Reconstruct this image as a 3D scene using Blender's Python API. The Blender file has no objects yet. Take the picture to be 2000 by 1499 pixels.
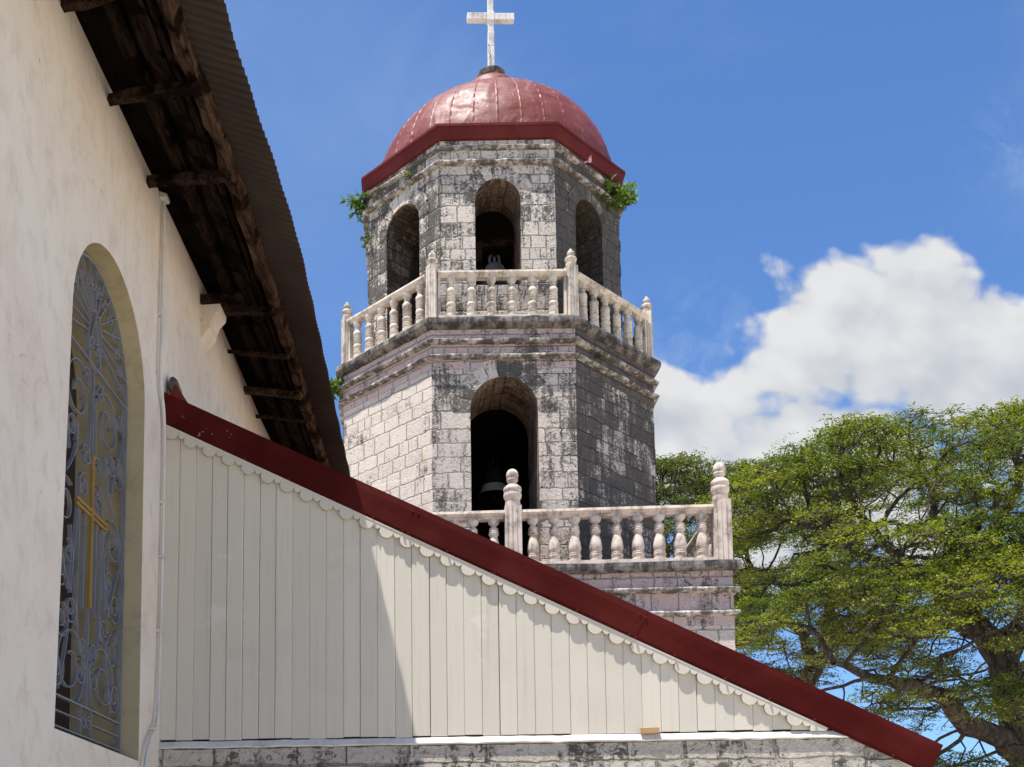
import bpy, bmesh, math, random
import numpy as np
from mathutils import Vector, Matrix
R = math.radians
sc = bpy.context.scene
COL = sc.collection

# ------------------------------------------------------------------ camera
cam = bpy.data.cameras.new('camera')
cam.sensor_width = 36.0
cam.lens = 2250.0 / 2000.0 * 36.0
cam.shift_x = (1000 - 675) / 2000.0
cam.shift_y = (1512 - 749.5) / 2000.0
cam.clip_end = 6000
camo = bpy.data.objects.new('camera', cam)
camo.location = (0, 0, 1.6)
camo.rotation_euler = (R(90 + 6.22), 0, 0)
COL.objects.link(camo)
sc.camera = camo

# ------------------------------------------------------------------ light
TO_SUN = Vector((-0.250, -0.166, 1.0)).normalized()
SUN_EL = math.asin(TO_SUN.z)
SUN_AZ = math.atan2(TO_SUN.x, TO_SUN.y)
sun = bpy.data.lights.new('sun', 'SUN')
sun.energy = 5.0
sun.angle = R(0.53)
sun.color = (1.0, 0.955, 0.88)
suno = bpy.data.objects.new('sun', sun)
suno.rotation_euler = TO_SUN.to_track_quat('Z', 'Y').to_euler()
suno.location = (-10, -10, 40)
COL.objects.link(suno)
sc.view_settings.view_transform = 'Standard'
sc.view_settings.look = 'None'
sc.view_settings.exposure = 0.75
sc.view_settings.gamma = 1
SKY_STRENGTH = 0.1


class NT:
    """small helper for writing node trees"""
    def __init__(s, tree):
        s.t = tree

    def n(s, kind, **kw):
        nd = s.t.nodes.new(kind)
        for k, v in kw.items():
            setattr(nd, k, v)
        return nd

    def link(s, a, b):
        s.t.links.new(a, b)

    def put(s, sock, v):
        if v is None:
            return
        if hasattr(v, 'is_linked') or isinstance(v, bpy.types.NodeSocket):
            s.link(v, sock)
        else:
            sock.default_value = v

    def math(s, op, a, b=None, c=None, clamp=False):
        nd = s.n('ShaderNodeMath', operation=op, use_clamp=clamp)
        s.put(nd.inputs[0], a); s.put(nd.inputs[1], b)
        if c is not None:
            s.put(nd.inputs[2], c)
        return nd.outputs[0]

    def vmath(s, op, a, b=None):
        nd = s.n('ShaderNodeVectorMath', operation=op)
        s.put(nd.inputs[0], a)
        if b is not None:
            if op == 'SCALE':
                s.put(nd.inputs[3], b)
            else:
                s.put(nd.inputs[1], b)
        return nd.outputs[1] if op in ('LENGTH', 'DISTANCE', 'DOT_PRODUCT') else nd.outputs[0]

    def noise(s, vec, scale, detail=4, rough=0.55, dist=0.0, out=0):
        nd = s.n('ShaderNodeTexNoise')
        s.put(nd.inputs['Vector'], vec)
        nd.inputs['Scale'].default_value = scale
        nd.inputs['Detail'].default_value = detail
        nd.inputs['Roughness'].default_value = rough
        nd.inputs['Distortion'].default_value = dist
        return nd.outputs[out]

    def mix(s, fac, a, b, blend='MIX'):
        nd = s.n('ShaderNodeMix', data_type='RGBA', blend_type=blend)
        s.put(nd.inputs[0], fac); s.put(nd.inputs[6], a); s.put(nd.inputs[7], b)
        return nd.outputs[2]

    def rng(s, v, a, b, c=0.0, d=1.0, smooth=True):
        nd = s.n('ShaderNodeMapRange')
        nd.interpolation_type = 'SMOOTHSTEP' if smooth else 'LINEAR'
        s.put(nd.inputs[0], v)
        for i, x in enumerate((a, b, c, d)):
            s.put(nd.inputs[i + 1], x)
        return nd.outputs[0]

    def comb(s, x, y, z):
        nd = s.n('ShaderNodeCombineXYZ')
        s.put(nd.inputs[0], x); s.put(nd.inputs[1], y); s.put(nd.inputs[2], z)
        return nd.outputs[0]

    def sep(s, v):
        nd = s.n('ShaderNodeSeparateXYZ')
        s.put(nd.inputs[0], v)
        return nd.outputs


def c4(r, g=None, b=None):
    if g is None:
        return (r, r, r, 1)
    return (r, g, b, 1)


# ------------------------------------------------------------------ sky with cumulus
world = bpy.data.worlds.new('World')
sc.world = world
world.use_nodes = True
wt = world.node_tree
wt.nodes.clear()
W = NT(wt)
sky = W.n('ShaderNodeTexSky')
sky.sky_type = 'NISHITA'
sky.sun_disc = False
sky.sun_elevation = SUN_EL
sky.sun_rotation = SUN_AZ
sky.altitude = 0
sky.air_density = 1.0
sky.dust_density = 0.25
sky.ozone_density = 2.5
tc = W.n('ShaderNodeTexCoord')
dx, dy, dz = W.sep(tc.outputs['Generated'])
ay = W.math('MAXIMUM', W.math('ABSOLUTE', dy), 0.02)
px = W.math('DIVIDE', dx, ay)
pz = W.math('DIVIDE', dz, ay)
BLOBS = [(0.455, 0.510, .090), (0.408, 0.470, .055), (0.350, 0.450, .055), (0.530, 0.528, .085), (0.605, 0.485, .070),
         (0.560, 0.455, .085), (0.475, 0.455, .085), (0.325, 0.425, .070), (0.375, 0.395, .070), (0.420, 0.43, .07), (0.300, 0.440, .035), (0.50, 0.49, .09),
         (0.70, 0.475, .10), (0.290, 0.46, .040), (0.44, 0.34, .06), (0.30, 0.385, .045), (0.52, 0.31, .035), (0.36, 0.30, .05), (0.80, 0.42, .12), (-0.6, 0.45, .12), (-0.75, 0.5, .12)]


def cloud_density(ox, oz, full=True):
    x = W.math('ADD', px, ox)
    z = W.math('ADD', pz, oz)
    p = W.comb(x, z, 0.0)
    F = None
    for (bx, bz, r) in BLOBS:
        d = W.vmath('DISTANCE', p, (bx, bz, 0.0))
        v = W.math('MULTIPLY_ADD', d, -1.0 / r, 1.0)
        if F is None:
            F = v
        else:
            nd = W.n('ShaderNodeMath', operation='SMOOTH_MAX')
            W.put(nd.inputs[0], F); W.put(nd.inputs[1], v)
            nd.inputs[2].default_value = 0.35
            F = nd.outputs[0]
    F = W.math('ADD', W.math('MINIMUM', F, 0.95), 0.10)
    for (bx, bz, r, k_) in ((0.315, 0.575, .12, 1.0), (0.44, 0.640, .07, 1.0), (0.60, 0.605, .07, 0.9)):
        hole_ = W.math('MAXIMUM', W.math('MULTIPLY_ADD', W.vmath('DISTANCE', p, (bx, bz, 0.0)), -1.0 / r, 1.0), 0.0)
        F = W.math('MULTIPLY_ADD', hole_, -k_, F)
    wv = W.vmath('SCALE', W.vmath('SUBTRACT', W.noise(p, 16.0, 3, 0.5, 0.0, 1), (0.5, 0.5, 0.5)), 0.030)
    q = W.vmath('ADD', W.comb(x, W.math('MULTIPLY', z, 1.2), 3.7), wv)
    for sc_, wt_ in ((11.0, 0.85), (26.0, 0.50), (60.0, 0.26))[:3 if full else 2]:
        vo = W.n('ShaderNodeTexVoronoi')
        vo.feature = 'SMOOTH_F1'
        vo.voronoi_dimensions = '2D'
        vo.inputs['Smoothness'].default_value = 0.35
        vo.inputs['Scale'].default_value = sc_
        W.put(vo.inputs['Vector'], q)
        F = W.math('ADD', F, W.math('MULTIPLY_ADD', vo.outputs['Distance'], -wt_, wt_ * 0.46))
    big = W.noise(q, 7.0, 8 if full else 4, 0.62, 0.2)
    return W.math('MULTIPLY_ADD', W.math('SUBTRACT', big, 0.5), 1.5, F)


den = cloud_density(0, 0)
den2 = cloud_density(-0.016, 0.030, False)
alpha = W.rng(den, -0.02, 0.46)
lit = W.math('MULTIPLY_ADD', W.math('SUBTRACT', den, den2), 0.42, 0.70, clamp=True)
soft = W.noise(W.comb(px, pz, 1.2), 9.0, 5, 0.5)
lit = W.math('MULTIPLY_ADD', W.math('SUBTRACT', soft, 0.5), 0.6, lit, clamp=True)
CL = 4.6
ccol = W.mix(lit, c4(0.52 * CL, 0.59 * CL, 0.70 * CL), c4(1.06 * CL, 1.06 * CL, 1.06 * CL))
wisp = W.noise(W.comb(W.math('MULTIPLY', px, 0.8), pz, 9.1), 4.2, 6, 0.6, 0.6)
veil = W.rng(W.vmath('DISTANCE', W.comb(px, pz, 0.0), (-0.10, 0.72, 0.0)), 0.05, 0.34, 1.0, 0.0)
v2_ = W.rng(W.vmath('DISTANCE', W.comb(px, pz, 0.0), (0.315, 0.455, 0.0)), 0.02, 0.16, 1.0, 0.0)
v3_ = W.rng(W.vmath('DISTANCE', W.comb(px, pz, 0.0), (0.625, 0.70, 0.0)), 0.0, 0.085, 1.0, 0.0)
fw = W.rng(W.noise(W.comb(px, pz, 5.5), 24.0, 6, 0.62, 0.8), 0.42, 0.72)
veil = W.math('ADD', veil, W.math('MULTIPLY', fw, W.math('MULTIPLY_ADD', v2_, 1.7, W.math('MULTIPLY', v3_, 1.2))))
wm = W.math('ADD', W.math('MULTIPLY', W.rng(wisp, 0.50, 0.80), 0.14), W.math('MULTIPLY', veil, W.math('MULTIPLY_ADD', wisp, 0.30, 0.0)), clamp=True)
skyc = W.mix(1.0, sky.outputs[0], c4(0.63, 0.845, 1.12), 'MULTIPLY')
s1 = W.mix(wm, skyc, c4(0.62 * CL, 0.82 * CL, 1.05 * CL))
s2 = W.mix(W.math('MULTIPLY', alpha, 0.97), s1, ccol)
bg = W.n('ShaderNodeBackground')
W.link(s2, bg.inputs[0])
bg.inputs[1].default_value = SKY_STRENGTH
wo = W.n('ShaderNodeOutputWorld')
W.link(bg.outputs[0], wo.inputs[0])


# ------------------------------------------------------------------ materials
def mat(name, rough=0.7, spec=0.3):
    m = bpy.data.materials.new(name)
    m.use_nodes = True
    t = m.node_tree
    t.nodes.clear()
    N = NT(t)
    b = N.n('ShaderNodeBsdfPrincipled')
    o = N.n('ShaderNodeOutputMaterial')
    N.link(b.outputs[0], o.inputs[0])
    b.inputs['Roughness'].default_value = rough
    b.inputs['Specular IOR Level'].default_value = spec
    return m, N, b


def bump(N, b, h, strength=0.5, dist=0.02):
    nd = N.n('ShaderNodeBump')
    nd.inputs['Strength'].default_value = strength
    nd.inputs['Distance'].default_value = dist
    N.put(nd.inputs['Height'], h)
    N.link(nd.outputs[0], b.inputs['Normal'])


def objco(N):
    return N.n('ShaderNodeTexCoord').outputs['Object']


def stone_mat(name, light, grey, mortar, pink=None, brick=(0.50, 0.29), wx_add=0.0, contrast=1.0, seed=0.0):
    """coursed limestone in uv metres; 'wx' attribute = how dark a face is: black weathering, plus painted shade on the right faces"""
    m, N, b = mat(name, 0.88, 0.15)
    uv = N.n('ShaderNodeUVMap').outputs[0]
    u, v, _ = N.sep(uv)
    # courses of uneven height, blocks of uneven length
    vn = N.noise(N.comb(0.0, N.math('MULTIPLY', v, 1.0), seed), 1.3, 1, 0.5)
    v2 = N.math('MULTIPLY_ADD', N.math('SUBTRACT', vn, 0.5), 0.52, v)
    row = N.math('FLOOR', N.math('DIVIDE', v2, brick[1]))
    un = N.noise(N.comb(N.math('MULTIPLY', u, 0.9), N.math('MULTIPLY', row, 7.31), seed + 2), 1.6, 1, 0.5)
    u2 = N.math('MULTIPLY_ADD', N.math('SUBTRACT', un, 0.5), 0.85, u)
    wob = N.noise(N.comb(u, v, seed), 7.0, 4, 0.6, 0.0, 1)
    w_ = N.vmath('SCALE', N.vmath('SUBTRACT', wob, (0.5, 0.5, 0.5)), 0.075)
    p = N.vmath('ADD', N.comb(u2, v2, 0.0), w_)
    br = N.n('ShaderNodeTexBrick')
    N.link(p, br.inputs['Vector'])
    br.inputs['Color1'].default_value = c4(1)
    br.inputs['Color2'].default_value = c4(0)
    br.inputs['Mortar'].default_value = c4(0.5)
    br.inputs['Scale'].default_value = 1.0
    br.inputs['Mortar Size'].default_value = 0.019
    br.inputs['Mortar Smooth'].default_value = 0.9
    br.inputs['Bias'].default_value = 0.0
    br.inputs['Brick Width'].default_value = brick[0]
    br.inputs['Row Height'].default_value = brick[1]
    br.offset = 0.43
    br.squash = 0.68
    br.squash_frequency = 3
    tint = N.sep(br.outputs['Color'])[0]
    mo = br.outputs['Fac']
    oc = objco(N)
    wx = N.n('ShaderNodeAttribute', attribute_name='wx').outputs['Fac']
    n1 = N.noise(oc, 1.1, 6, 0.62)
    n2 = N.noise(oc, 6.5, 8, 0.68, 0.6)
    n3 = N.noise(oc, 26.0, 5, 0.6)
    st = N.noise(N.vmath('MULTIPLY', oc, (8.0, 8.0, 0.5)), 1.0, 6, 0.62)
    # clean stone: cream to grey by block
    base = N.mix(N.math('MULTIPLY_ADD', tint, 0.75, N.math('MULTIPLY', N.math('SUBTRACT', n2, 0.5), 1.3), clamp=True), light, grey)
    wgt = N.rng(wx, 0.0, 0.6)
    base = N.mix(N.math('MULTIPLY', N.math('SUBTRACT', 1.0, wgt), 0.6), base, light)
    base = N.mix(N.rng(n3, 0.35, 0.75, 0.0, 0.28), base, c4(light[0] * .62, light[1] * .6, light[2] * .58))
    tan = N.noise(oc, 2.3, 3, 0.5)
    base = N.mix(N.rng(tan, 0.62, 0.74, 0.0, 0.4), base, c4(0.55, 0.38, 0.20))
    # per-block black crust
    nf = N.noise(N.vmath('MULTIPLY', oc, (1.0, 1.0, 1.25)), 15.0, 7, 0.66, 1.4)
    t2 = N.noise(N.vmath('SCALE', br.outputs['Color'], 7.3), 5.0, 0, 0.5)
    blk = N.math('MULTIPLY_ADD', tint, 0.16, N.math('MULTIPLY_ADD', t2, 0.22, N.math('MULTIPLY_ADD', nf, 1.25, N.math('MULTIPLY_ADD', n1, 1.0, N.math('MULTIPLY', st, 0.70)))))
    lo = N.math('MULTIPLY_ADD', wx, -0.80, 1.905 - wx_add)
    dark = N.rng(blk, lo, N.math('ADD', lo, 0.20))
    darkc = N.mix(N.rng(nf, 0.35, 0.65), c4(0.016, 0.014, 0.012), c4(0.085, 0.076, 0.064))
    # mortar joints: pale, worn
    jm = N.math('MULTIPLY', mo, N.rng(n2, 0.30, 0.60, 0.35, 1.0))
    col = N.mix(N.math('MULTIPLY', dark, 0.9), base, darkc)
    # pitting
    pit = N.n('ShaderNodeTexVoronoi')
    N.link(N.vmath('ADD', oc, N.vmath('SCALE', wob, 0.25)), pit.inputs['Vector'])
    pit.inputs['Scale'].default_value = 13.0
    pits = N.math('MULTIPLY', N.rng(pit.outputs['Distance'], 0.10, 0.26, 1.0, 0.0), N.rng(N.noise(oc, 3.1, 4, 0.6), 0.50, 0.62))
    col = N.mix(N.math('MULTIPLY', pits, N.math('MULTIPLY_ADD', wx, 0.6, 0.25)), col, c4(0.05, 0.046, 0.042))
    rim = N.math('MULTIPLY', jm, N.rng(mo, 0.55, 0.85, 1.0, 0.0))
    col = N.mix(N.math('MULTIPLY', rim, N.math('MULTIPLY_ADD', dark, -0.35, 0.85)), col, mortar)
    thin = N.math('MULTIPLY', N.rng(mo, 0.60, 0.92), N.rng(N.noise(oc, 4.3, 4, 0.6), 0.36, 0.56, 0.15, 1.0))
    col = N.mix(N.math('MULTIPLY', thin, N.math('MULTIPLY_ADD', wgt, 0.45, 0.25)), col, c4(0.045, 0.040, 0.036))
    if pink is not None:
        pk = N.rng(N.noise(oc, 3.5, 6, 0.65), 0.36, 0.62, 1.0, 0.35)
        col = N.mix(N.math('MULTIPLY', pk, N.math('MULTIPLY_ADD', dark, -0.8, 0.9)), col, pink)
    N.link(col, b.inputs['Base Color'])
    h = N.math('MULTIPLY_ADD', mo, -1.0, N.math('MULTIPLY_ADD', nf, 0.9, N.math('MULTIPLY_ADD', n3, 0.35, N.math('MULTIPLY', tint, 0.35))))
    h = N.math('MULTIPLY_ADD', pits, -0.5, h)
    bump(N, b, h, 1.0, 0.04)
    return m


def trim_mat(name, col, dirt, amount=0.5, rough=0.75, streak=True, bstr=0.25):
    """painted / cast trim with dirt that gathers in blotches and runs"""
    m, N, b = mat(name, rough, 0.25)
    oc = N.vmath('ADD', objco(N), N.vmath('SCALE', N.comb(1.0, 0.7, 0.4), N.math('MULTIPLY', N.n('ShaderNodeObjectInfo').outputs['Random'], 37.0)))
    n1 = N.noise(oc, 4.0, 7, 0.65)
    n2 = N.noise(oc, 30.0, 4, 0.6)
    st = N.noise(N.vmath('MULTIPLY', oc, (14.0, 14.0, 1.0)), 1.0, 4, 0.6)
    f = N.math('MULTIPLY_ADD', n1, 0.7, N.math('MULTIPLY', st, 0.36 if streak else 0.1))
    dk = N.rng(f, 0.56 - 0.11 * amount, 0.80 - 0.12 * amount, 0.0, min(amount, .92))
    c = N.mix(N.rng(n2, 0.3, 0.7, 0.0, 0.18), col, c4(col[0] * .72, col[1] * .7, col[2] * .68))
    c = N.mix(dk, c, dirt)
    N.link(c, b.inputs['Base Color'])
    bump(N, b, N.math('MULTIPLY_ADD', n2, 0.5, n1), bstr, 0.006)
    return m


CREAM = c4(0.735, 0.63, 0.53)
GREY = c4(0.53, 0.475, 0.415)
M = {}
M['stone'] = stone_mat('weathered_limestone', CREAM, GREY, c4(0.68, 0.60, 0.50))
M['stone_up'] = stone_mat('lantern_limestone', c4(0.71, 0.625, 0.53), GREY, c4(0.67, 0.59, 0.49), seed=5.0, brick=(0.42, 0.27))
M['stone_pink'] = stone_mat('pink_washed_stone', c4(0.62, 0.52, 0.48), c4(0.42, 0.36, 0.34), c4(0.30, 0.24, 0.22), pink=c4(0.66, 0.475, 0.405), brick=(0.44, 0.31), seed=9.0)
M['stone_base'] = stone_mat('aisle_base_stone', c4(0.64, 0.58, 0.50), c4(0.44, 0.415, 0.38), c4(0.56, 0.52, 0.45), brick=(0.52, 0.20), seed=14.0)
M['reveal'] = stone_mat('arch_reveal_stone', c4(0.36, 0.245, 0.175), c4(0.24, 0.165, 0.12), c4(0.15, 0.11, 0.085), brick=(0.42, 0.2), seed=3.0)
M['bead'] = trim_mat('limewashed_moulding', c4(0.62, 0.555, 0.49), c4(0.05, 0.042, 0.035), 1.7, 0.9, True, 0.8)
M['slab'] = trim_mat('mossy_cornice_slab', c4(0.27, 0.235, 0.205), c4(0.030, 0.028, 0.025), 1.5, 0.92, True, 0.9)
M['cast'] = trim_mat('cast_stone_balustrade', c4(0.72, 0.62, 0.50), c4(0.22, 0.18, 0.14), 0.9, 0.8)
M['cast_pink'] = trim_mat('pink_cast_stone_balustrade', c4(0.70, 0.585, 0.48), c4(0.22, 0.17, 0.135), 0.9, 0.8)
M['cross'] = trim_mat('white_cross_paint', c4(0.70, 0.68, 0.64), c4(0.25, 0.19, 0.14), 0.75, 0.7)
M['white_paint'] = trim_mat('white_trim_paint', c4(0.66, 0.65, 0.61), c4(0.36, 0.34, 0.30), 0.35, 0.55)
M['ledge'] = trim_mat('white_ledge_limewash', c4(0.70, 0.67, 0.61), c4(0.36, 0.31, 0.26), 0.55, 0.7)
M['pvc'] = trim_mat('white_conduit_plastic', c4(0.62, 0.60, 0.57), c4(0.35, 0.32, 0.29), 0.5, 0.5)
M['gold'] = trim_mat('gold_paint', c4(0.33, 0.20, 0.05), c4(0.12, 0.07, 0.02), 0.6, 0.45)
M['iron'] = trim_mat('blue_grey_iron_paint', c4(0.235, 0.24, 0.262), c4(0.10, 0.09, 0.09), 0.5, 0.5)
M['bronze'] = trim_mat('dull_bell_bronze', c4(0.20, 0.21, 0.22), c4(0.07, 0.09, 0.08), 0.7, 0.45)
M['bronze_dark'] = trim_mat('shaded_bell_bronze', c4(0.010, 0.010, 0.010), c4(0.006, 0.006, 0.006), 0.7, 0.8)  # near-black copy of the bell bronze; the arch's shade is in the colour
M['bronze_pale'] = trim_mat('painted_lip_light', c4(0.30, 0.29, 0.24), c4(0.1, 0.1, 0.08), 0.5, 0.6)  # pale colour painting the lit patch inside the lower arch
M['woodblock'] = trim_mat('raw_wood_offcut', c4(0.42, 0.28, 0.15), c4(0.2, 0.12, 0.06), 0.4, 0.8)
M['spout'] = trim_mat('grey_pipe', c4(0.33, 0.33, 0.33), c4(0.15, 0.14, 0.13), 0.5, 0.6)
M['rag'] = trim_mat('pink_plastic', c4(0.70, 0.36, 0.40), c4(0.5, 0.3, 0.3), 0.3, 0.5)


def wood_mat(name, c1, c2, sc_=(3.0, 0.5, 3.0)):
    m, N, b = mat(name, 0.95, 0.03)
    oc = objco(N)
    g = N.noise(N.vmath('MULTIPLY', oc, sc_), 6.0, 6, 0.65, 1.2)
    p = N.noise(oc, 3.5, 5, 0.65)
    c = N.mix(N.rng(g, 0.35, 0.7), c1, c2)
    c = N.mix(N.rng(p, 0.5, 0.62), c, c4(c1[0] * .35, c1[1] * .33, c1[2] * .32))
    N.link(c, b.inputs['Base Color'])
    bump(N, b, N.math('ADD', g, p), 0.8, 0.02)
    return m


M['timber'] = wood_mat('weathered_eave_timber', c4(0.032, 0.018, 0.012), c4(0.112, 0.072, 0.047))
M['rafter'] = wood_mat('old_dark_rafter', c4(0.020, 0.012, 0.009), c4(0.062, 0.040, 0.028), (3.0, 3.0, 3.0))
M['eave_shade'] = wood_mat('painted_eave_shade', c4(0.004, 0.003, 0.0025), c4(0.009, 0.006, 0.005))  # near-black colour standing in for the shade under the eave
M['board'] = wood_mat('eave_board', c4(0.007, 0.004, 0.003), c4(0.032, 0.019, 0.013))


def plaster_mat(name, col, stain, warm):
    m, N, b = mat(name, 0.9, 0.15)
    oc = objco(N)
    n1 = N.noise(oc, 0.9, 7, 0.62)
    n2 = N.noise(N.vmath('MULTIPLY', oc, (1, 1.3, 1.0)), 4.2, 8, 0.7, 0.4)
    n3 = N.noise(oc, 40.0, 4, 0.6)
    st = N.noise(N.vmath('MULTIPLY', oc, (7.0, 7.0, 0.5)), 1.0, 5, 0.6)
    c = N.mix(N.rng(n1, 0.38, 0.66), col, warm)
    c = N.mix(N.rng(n2, 0.46, 0.72, 0.0, 0.65), c, stain)
    c = N.mix(N.rng(st, 0.52, 0.76, 0.0, 0.22), c, stain)
    cw_ = N.noise(oc, 2.6, 5, 0.62, 0.9)
    crk = N.math('MULTIPLY', N.rng(N.math('ABSOLUTE', N.math('SUBTRACT', cw_, 0.5)), 0.0, 0.006, 1.0, 0.0), N.rng(n1, 0.52, 0.62))
    c = N.mix(N.math('MULTIPLY', crk, 0.45), c, c4(0.25, 0.19, 0.15))
    # little chips
    vo = N.n('ShaderNodeTexVoronoi')
    N.link(N.vmath('MULTIPLY', oc, (1.0, 1.6, 0.8)), vo.inputs['Vector'])
    vo.inputs['Scale'].default_value = 7.0
    ch = N.math('MULTIPLY', N.rng(vo.outputs['Distance'], 0.05, 0.11, 1.0, 0.0), N.rng(N.noise(oc, 2.1, 3, 0.5), 0.53, 0.62))
    c = N.mix(N.math('MULTIPLY', ch, 0.6), c, c4(0.20, 0.15, 0.12))
    N.link(c, b.inputs['Base Color'])
    h = N.math('MULTIPLY_ADD', n2, 1.0, N.math('MULTIPLY_ADD', n3, 0.25, N.math('MULTIPLY', ch, -0.4)))
    bump(N, b, h, 0.45, 0.015)
    return m


M['plaster'] = plaster_mat('cream_plaster', c4(0.755, 0.68, 0.575), c4(0.57, 0.485, 0.395), c4(0.715, 0.61, 0.51))
M['olive'] = plaster_mat('olive_window_jamb', c4(0.47, 0.395, 0.24), c4(0.28, 0.235, 0.145), c4(0.50, 0.425, 0.27))
M['pane'], _N, _b = mat('dark_window_panel', 0.4)
_b.inputs['Base Color'].default_value = c4(0.03, 0.022, 0.02)
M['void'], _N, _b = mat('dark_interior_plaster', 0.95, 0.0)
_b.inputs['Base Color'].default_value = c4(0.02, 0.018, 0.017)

# cladding: cream painted boards, hairline cracked joints
m, N, b = mat('cream_painted_boards', 0.55, 0.3)
oc = objco(N)
n1 = N.noise(oc, 1.6, 5, 0.6)
gr = N.noise(N.vmath('MULTIPLY', oc, (22.0, 22.0, 1.2)), 1.0, 5, 0.6)
n3 = N.noise(oc, 38.0, 4, 0.6)
wxa = N.n('ShaderNodeAttribute', attribute_name='wx').outputs['Fac']
c = N.mix(wxa, c4(0.595, 0.548, 0.455), c4(0.655, 0.604, 0.505))
c = N.mix(N.rng(gr, 0.5, 0.75, 0.0, 0.25), c, c4(0.47, 0.44, 0.38))
c = N.mix(N.rng(n1, 0.50, 0.72, 0.0, 0.5), c, c4(0.54, 0.49, 0.40))
run = N.noise(N.vmath('MULTIPLY', oc, (9.0, 9.0, 0.45)), 1.0, 6, 0.65)
c = N.mix(N.rng(run, 0.56, 0.76, 0.0, 0.5), c, c4(0.43, 0.38, 0.30))
wht = N.rng(N.noise(oc, 3.3, 6, 0.65), 0.60, 0.70, 0.0, 0.45)
c = N.mix(wht, c, c4(0.74, 0.71, 0.65))
chip = N.rng(N.noise(oc, 17.0, 5, 0.7), 0.72, 0.76)
c = N.mix(N.math('MULTIPLY', chip, 0.5), c, c4(0.35, 0.30, 0.24))
N.link(c, b.inputs['Base Color'])
bump(N, b, N.math('MULTIPLY_ADD', gr, 0.7, N.math('MULTIPLY', n3, 0.4)), 0.35, 0.006)
M['clad'] = m

# red painted sheet metal
def metal_mat(name, c1, c2, rough, dent):
    m, N, b = mat(name, rough, 0.30 if dent else 0.06)
    oc = objco(N)
    n1 = N.noise(oc, 1.5, 5, 0.6)
    n2 = N.noise(oc, 9.0, 6, 0.7)
    c = N.mix(N.rng(n1, 0.35, 0.68), c1, c2)
    c = N.mix(N.rng(n2, 0.60, 0.8, 0.0, 0.35), c, c4(c1[0] * .55, c1[1] * .55, c1[2] * .5))
    N.link(c, b.inputs['Base Color'])
    N.put(b.inputs['Roughness'], N.rng(n2, 0.3, 0.7, rough - 0.06, rough + 0.12, False))
    if dent:
        d1 = N.noise(N.vmath('MULTIPLY', oc, (1, 1, 0.8)), 1.7, 2, 0.45, 0.6)
        wr = N.noise(N.vmath('MULTIPLY', oc, (2.2, 2.2, 1.0)), 2.6, 2, 0.5, 1.5)
        wk = N.math('MULTIPLY', N.rng(N.math('ABSOLUTE', N.math('SUBTRACT', wr, 0.5)), 0.0, 0.035, 1.0, 0.0), N.rng(n1, 0.45, 0.6))
        bump(N, b, N.math('MULTIPLY_ADD', wk, 0.035, N.math('MULTIPLY_ADD', n2, 0.02, d1)), 0.75, 0.10)
    else:
        bump(N, b, N.noise(oc, 3.0, 3, 0.5), 0.25, 0.03)
    return m


M['dome'] = metal_mat('faded_red_dome_sheet', c4(0.160, 0.034, 0.025), c4(0.195, 0.054, 0.043), 0.47, True)
M['fascia'] = metal_mat('dark_red_fascia', c4(0.105, 0.018, 0.017), c4(0.13, 0.026, 0.024), 0.55, False)
M['flash'] = metal_mat('oxblood_flashing', c4(0.052, 0.0045, 0.0036), c4(0.078, 0.010, 0.008), 0.6, False)
# peeling paint at the top end of the flashing
m = M['flash']; N = NT(m.node_tree)
b = [n for n in m.node_tree.nodes if n.type == 'BSDF_PRINCIPLED'][0]
old = b.inputs['Base Color'].links[0].from_socket
oc = objco(N)
pk = N.rng(N.noise(oc, 13.0, 5, 0.6), 0.655, 0.68)
near = N.rng(N.sep(oc)[0], 0.1, 0.75, 1.0, 0.0)
N.link(N.mix(N.math('MULTIPLY', pk, near), old, c4(0.55, 0.5, 0.46)), b.inputs['Base Color'])
M['sheet'] = metal_mat('brown_grey_corrugated_sheet', c4(0.042, 0.032, 0.027), c4(0.054, 0.042, 0.036), 0.65, False)

m, N, b = mat('rain_tree_leaf', 0.5, 0.35)
rnd = N.n('ShaderNodeAttribute', attribute_name='leafvar').outputs['Fac']
lc = N.mix(rnd, c4(0.038, 0.075, 0.010), c4(0.235, 0.25, 0.022))
N.link(lc, b.inputs['Base Color'])
tr = N.n('ShaderNodeBsdfTranslucent')
N.link(N.mix(1.0, lc, c4(1.5, 1.6, 0.7), 'MULTIPLY'), tr.inputs[0])
mx = N.n('ShaderNodeMixShader')
mx.inputs[0].default_value = 0.32
N.link(b.outputs[0], mx.inputs[1]); N.link(tr.outputs[0], mx.inputs[2])
out = [n for n in m.node_tree.nodes if n.type == 'OUTPUT_MATERIAL'][0]
N.link(mx.outputs[0], out.inputs[0])
M['leaf'] = m
m2 = m.copy(); m2.name = 'glossy_wall_plant_leaf'
for nd in m2.node_tree.nodes:
    if nd.type == 'MIX' and nd.blend_type == 'MIX':
        nd.inputs[6].default_value = c4(0.030, 0.085, 0.012); nd.inputs[7].default_value = c4(0.17, 0.24, 0.03)
M['fig'] = m2
m3 = m.copy(); m3.name = 'olive_rain_tree_leaf'
for nd in m3.node_tree.nodes:
    if nd.type == 'MIX' and nd.blend_type == 'MIX':
        nd.inputs[6].default_value = c4(0.050, 0.080, 0.013); nd.inputs[7].default_value = c4(0.15, 0.16, 0.03)
M['leaf_far'] = m3
m, N, b = mat('rain_tree_bark', 0.9, 0.15)
oc = objco(N)
g = N.noise(N.vmath('MULTIPLY', oc, (1, 1, 0.35)), 7.0, 6, 0.65, 0.8)
N.link(N.mix(N.rng(g, 0.35, 0.68), c4(0.032, 0.026, 0.021), c4(0.115, 0.092, 0.074)), b.inputs['Base Color'])
bump(N, b, g, 0.9, 0.06)
M['bark'] = m
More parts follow.
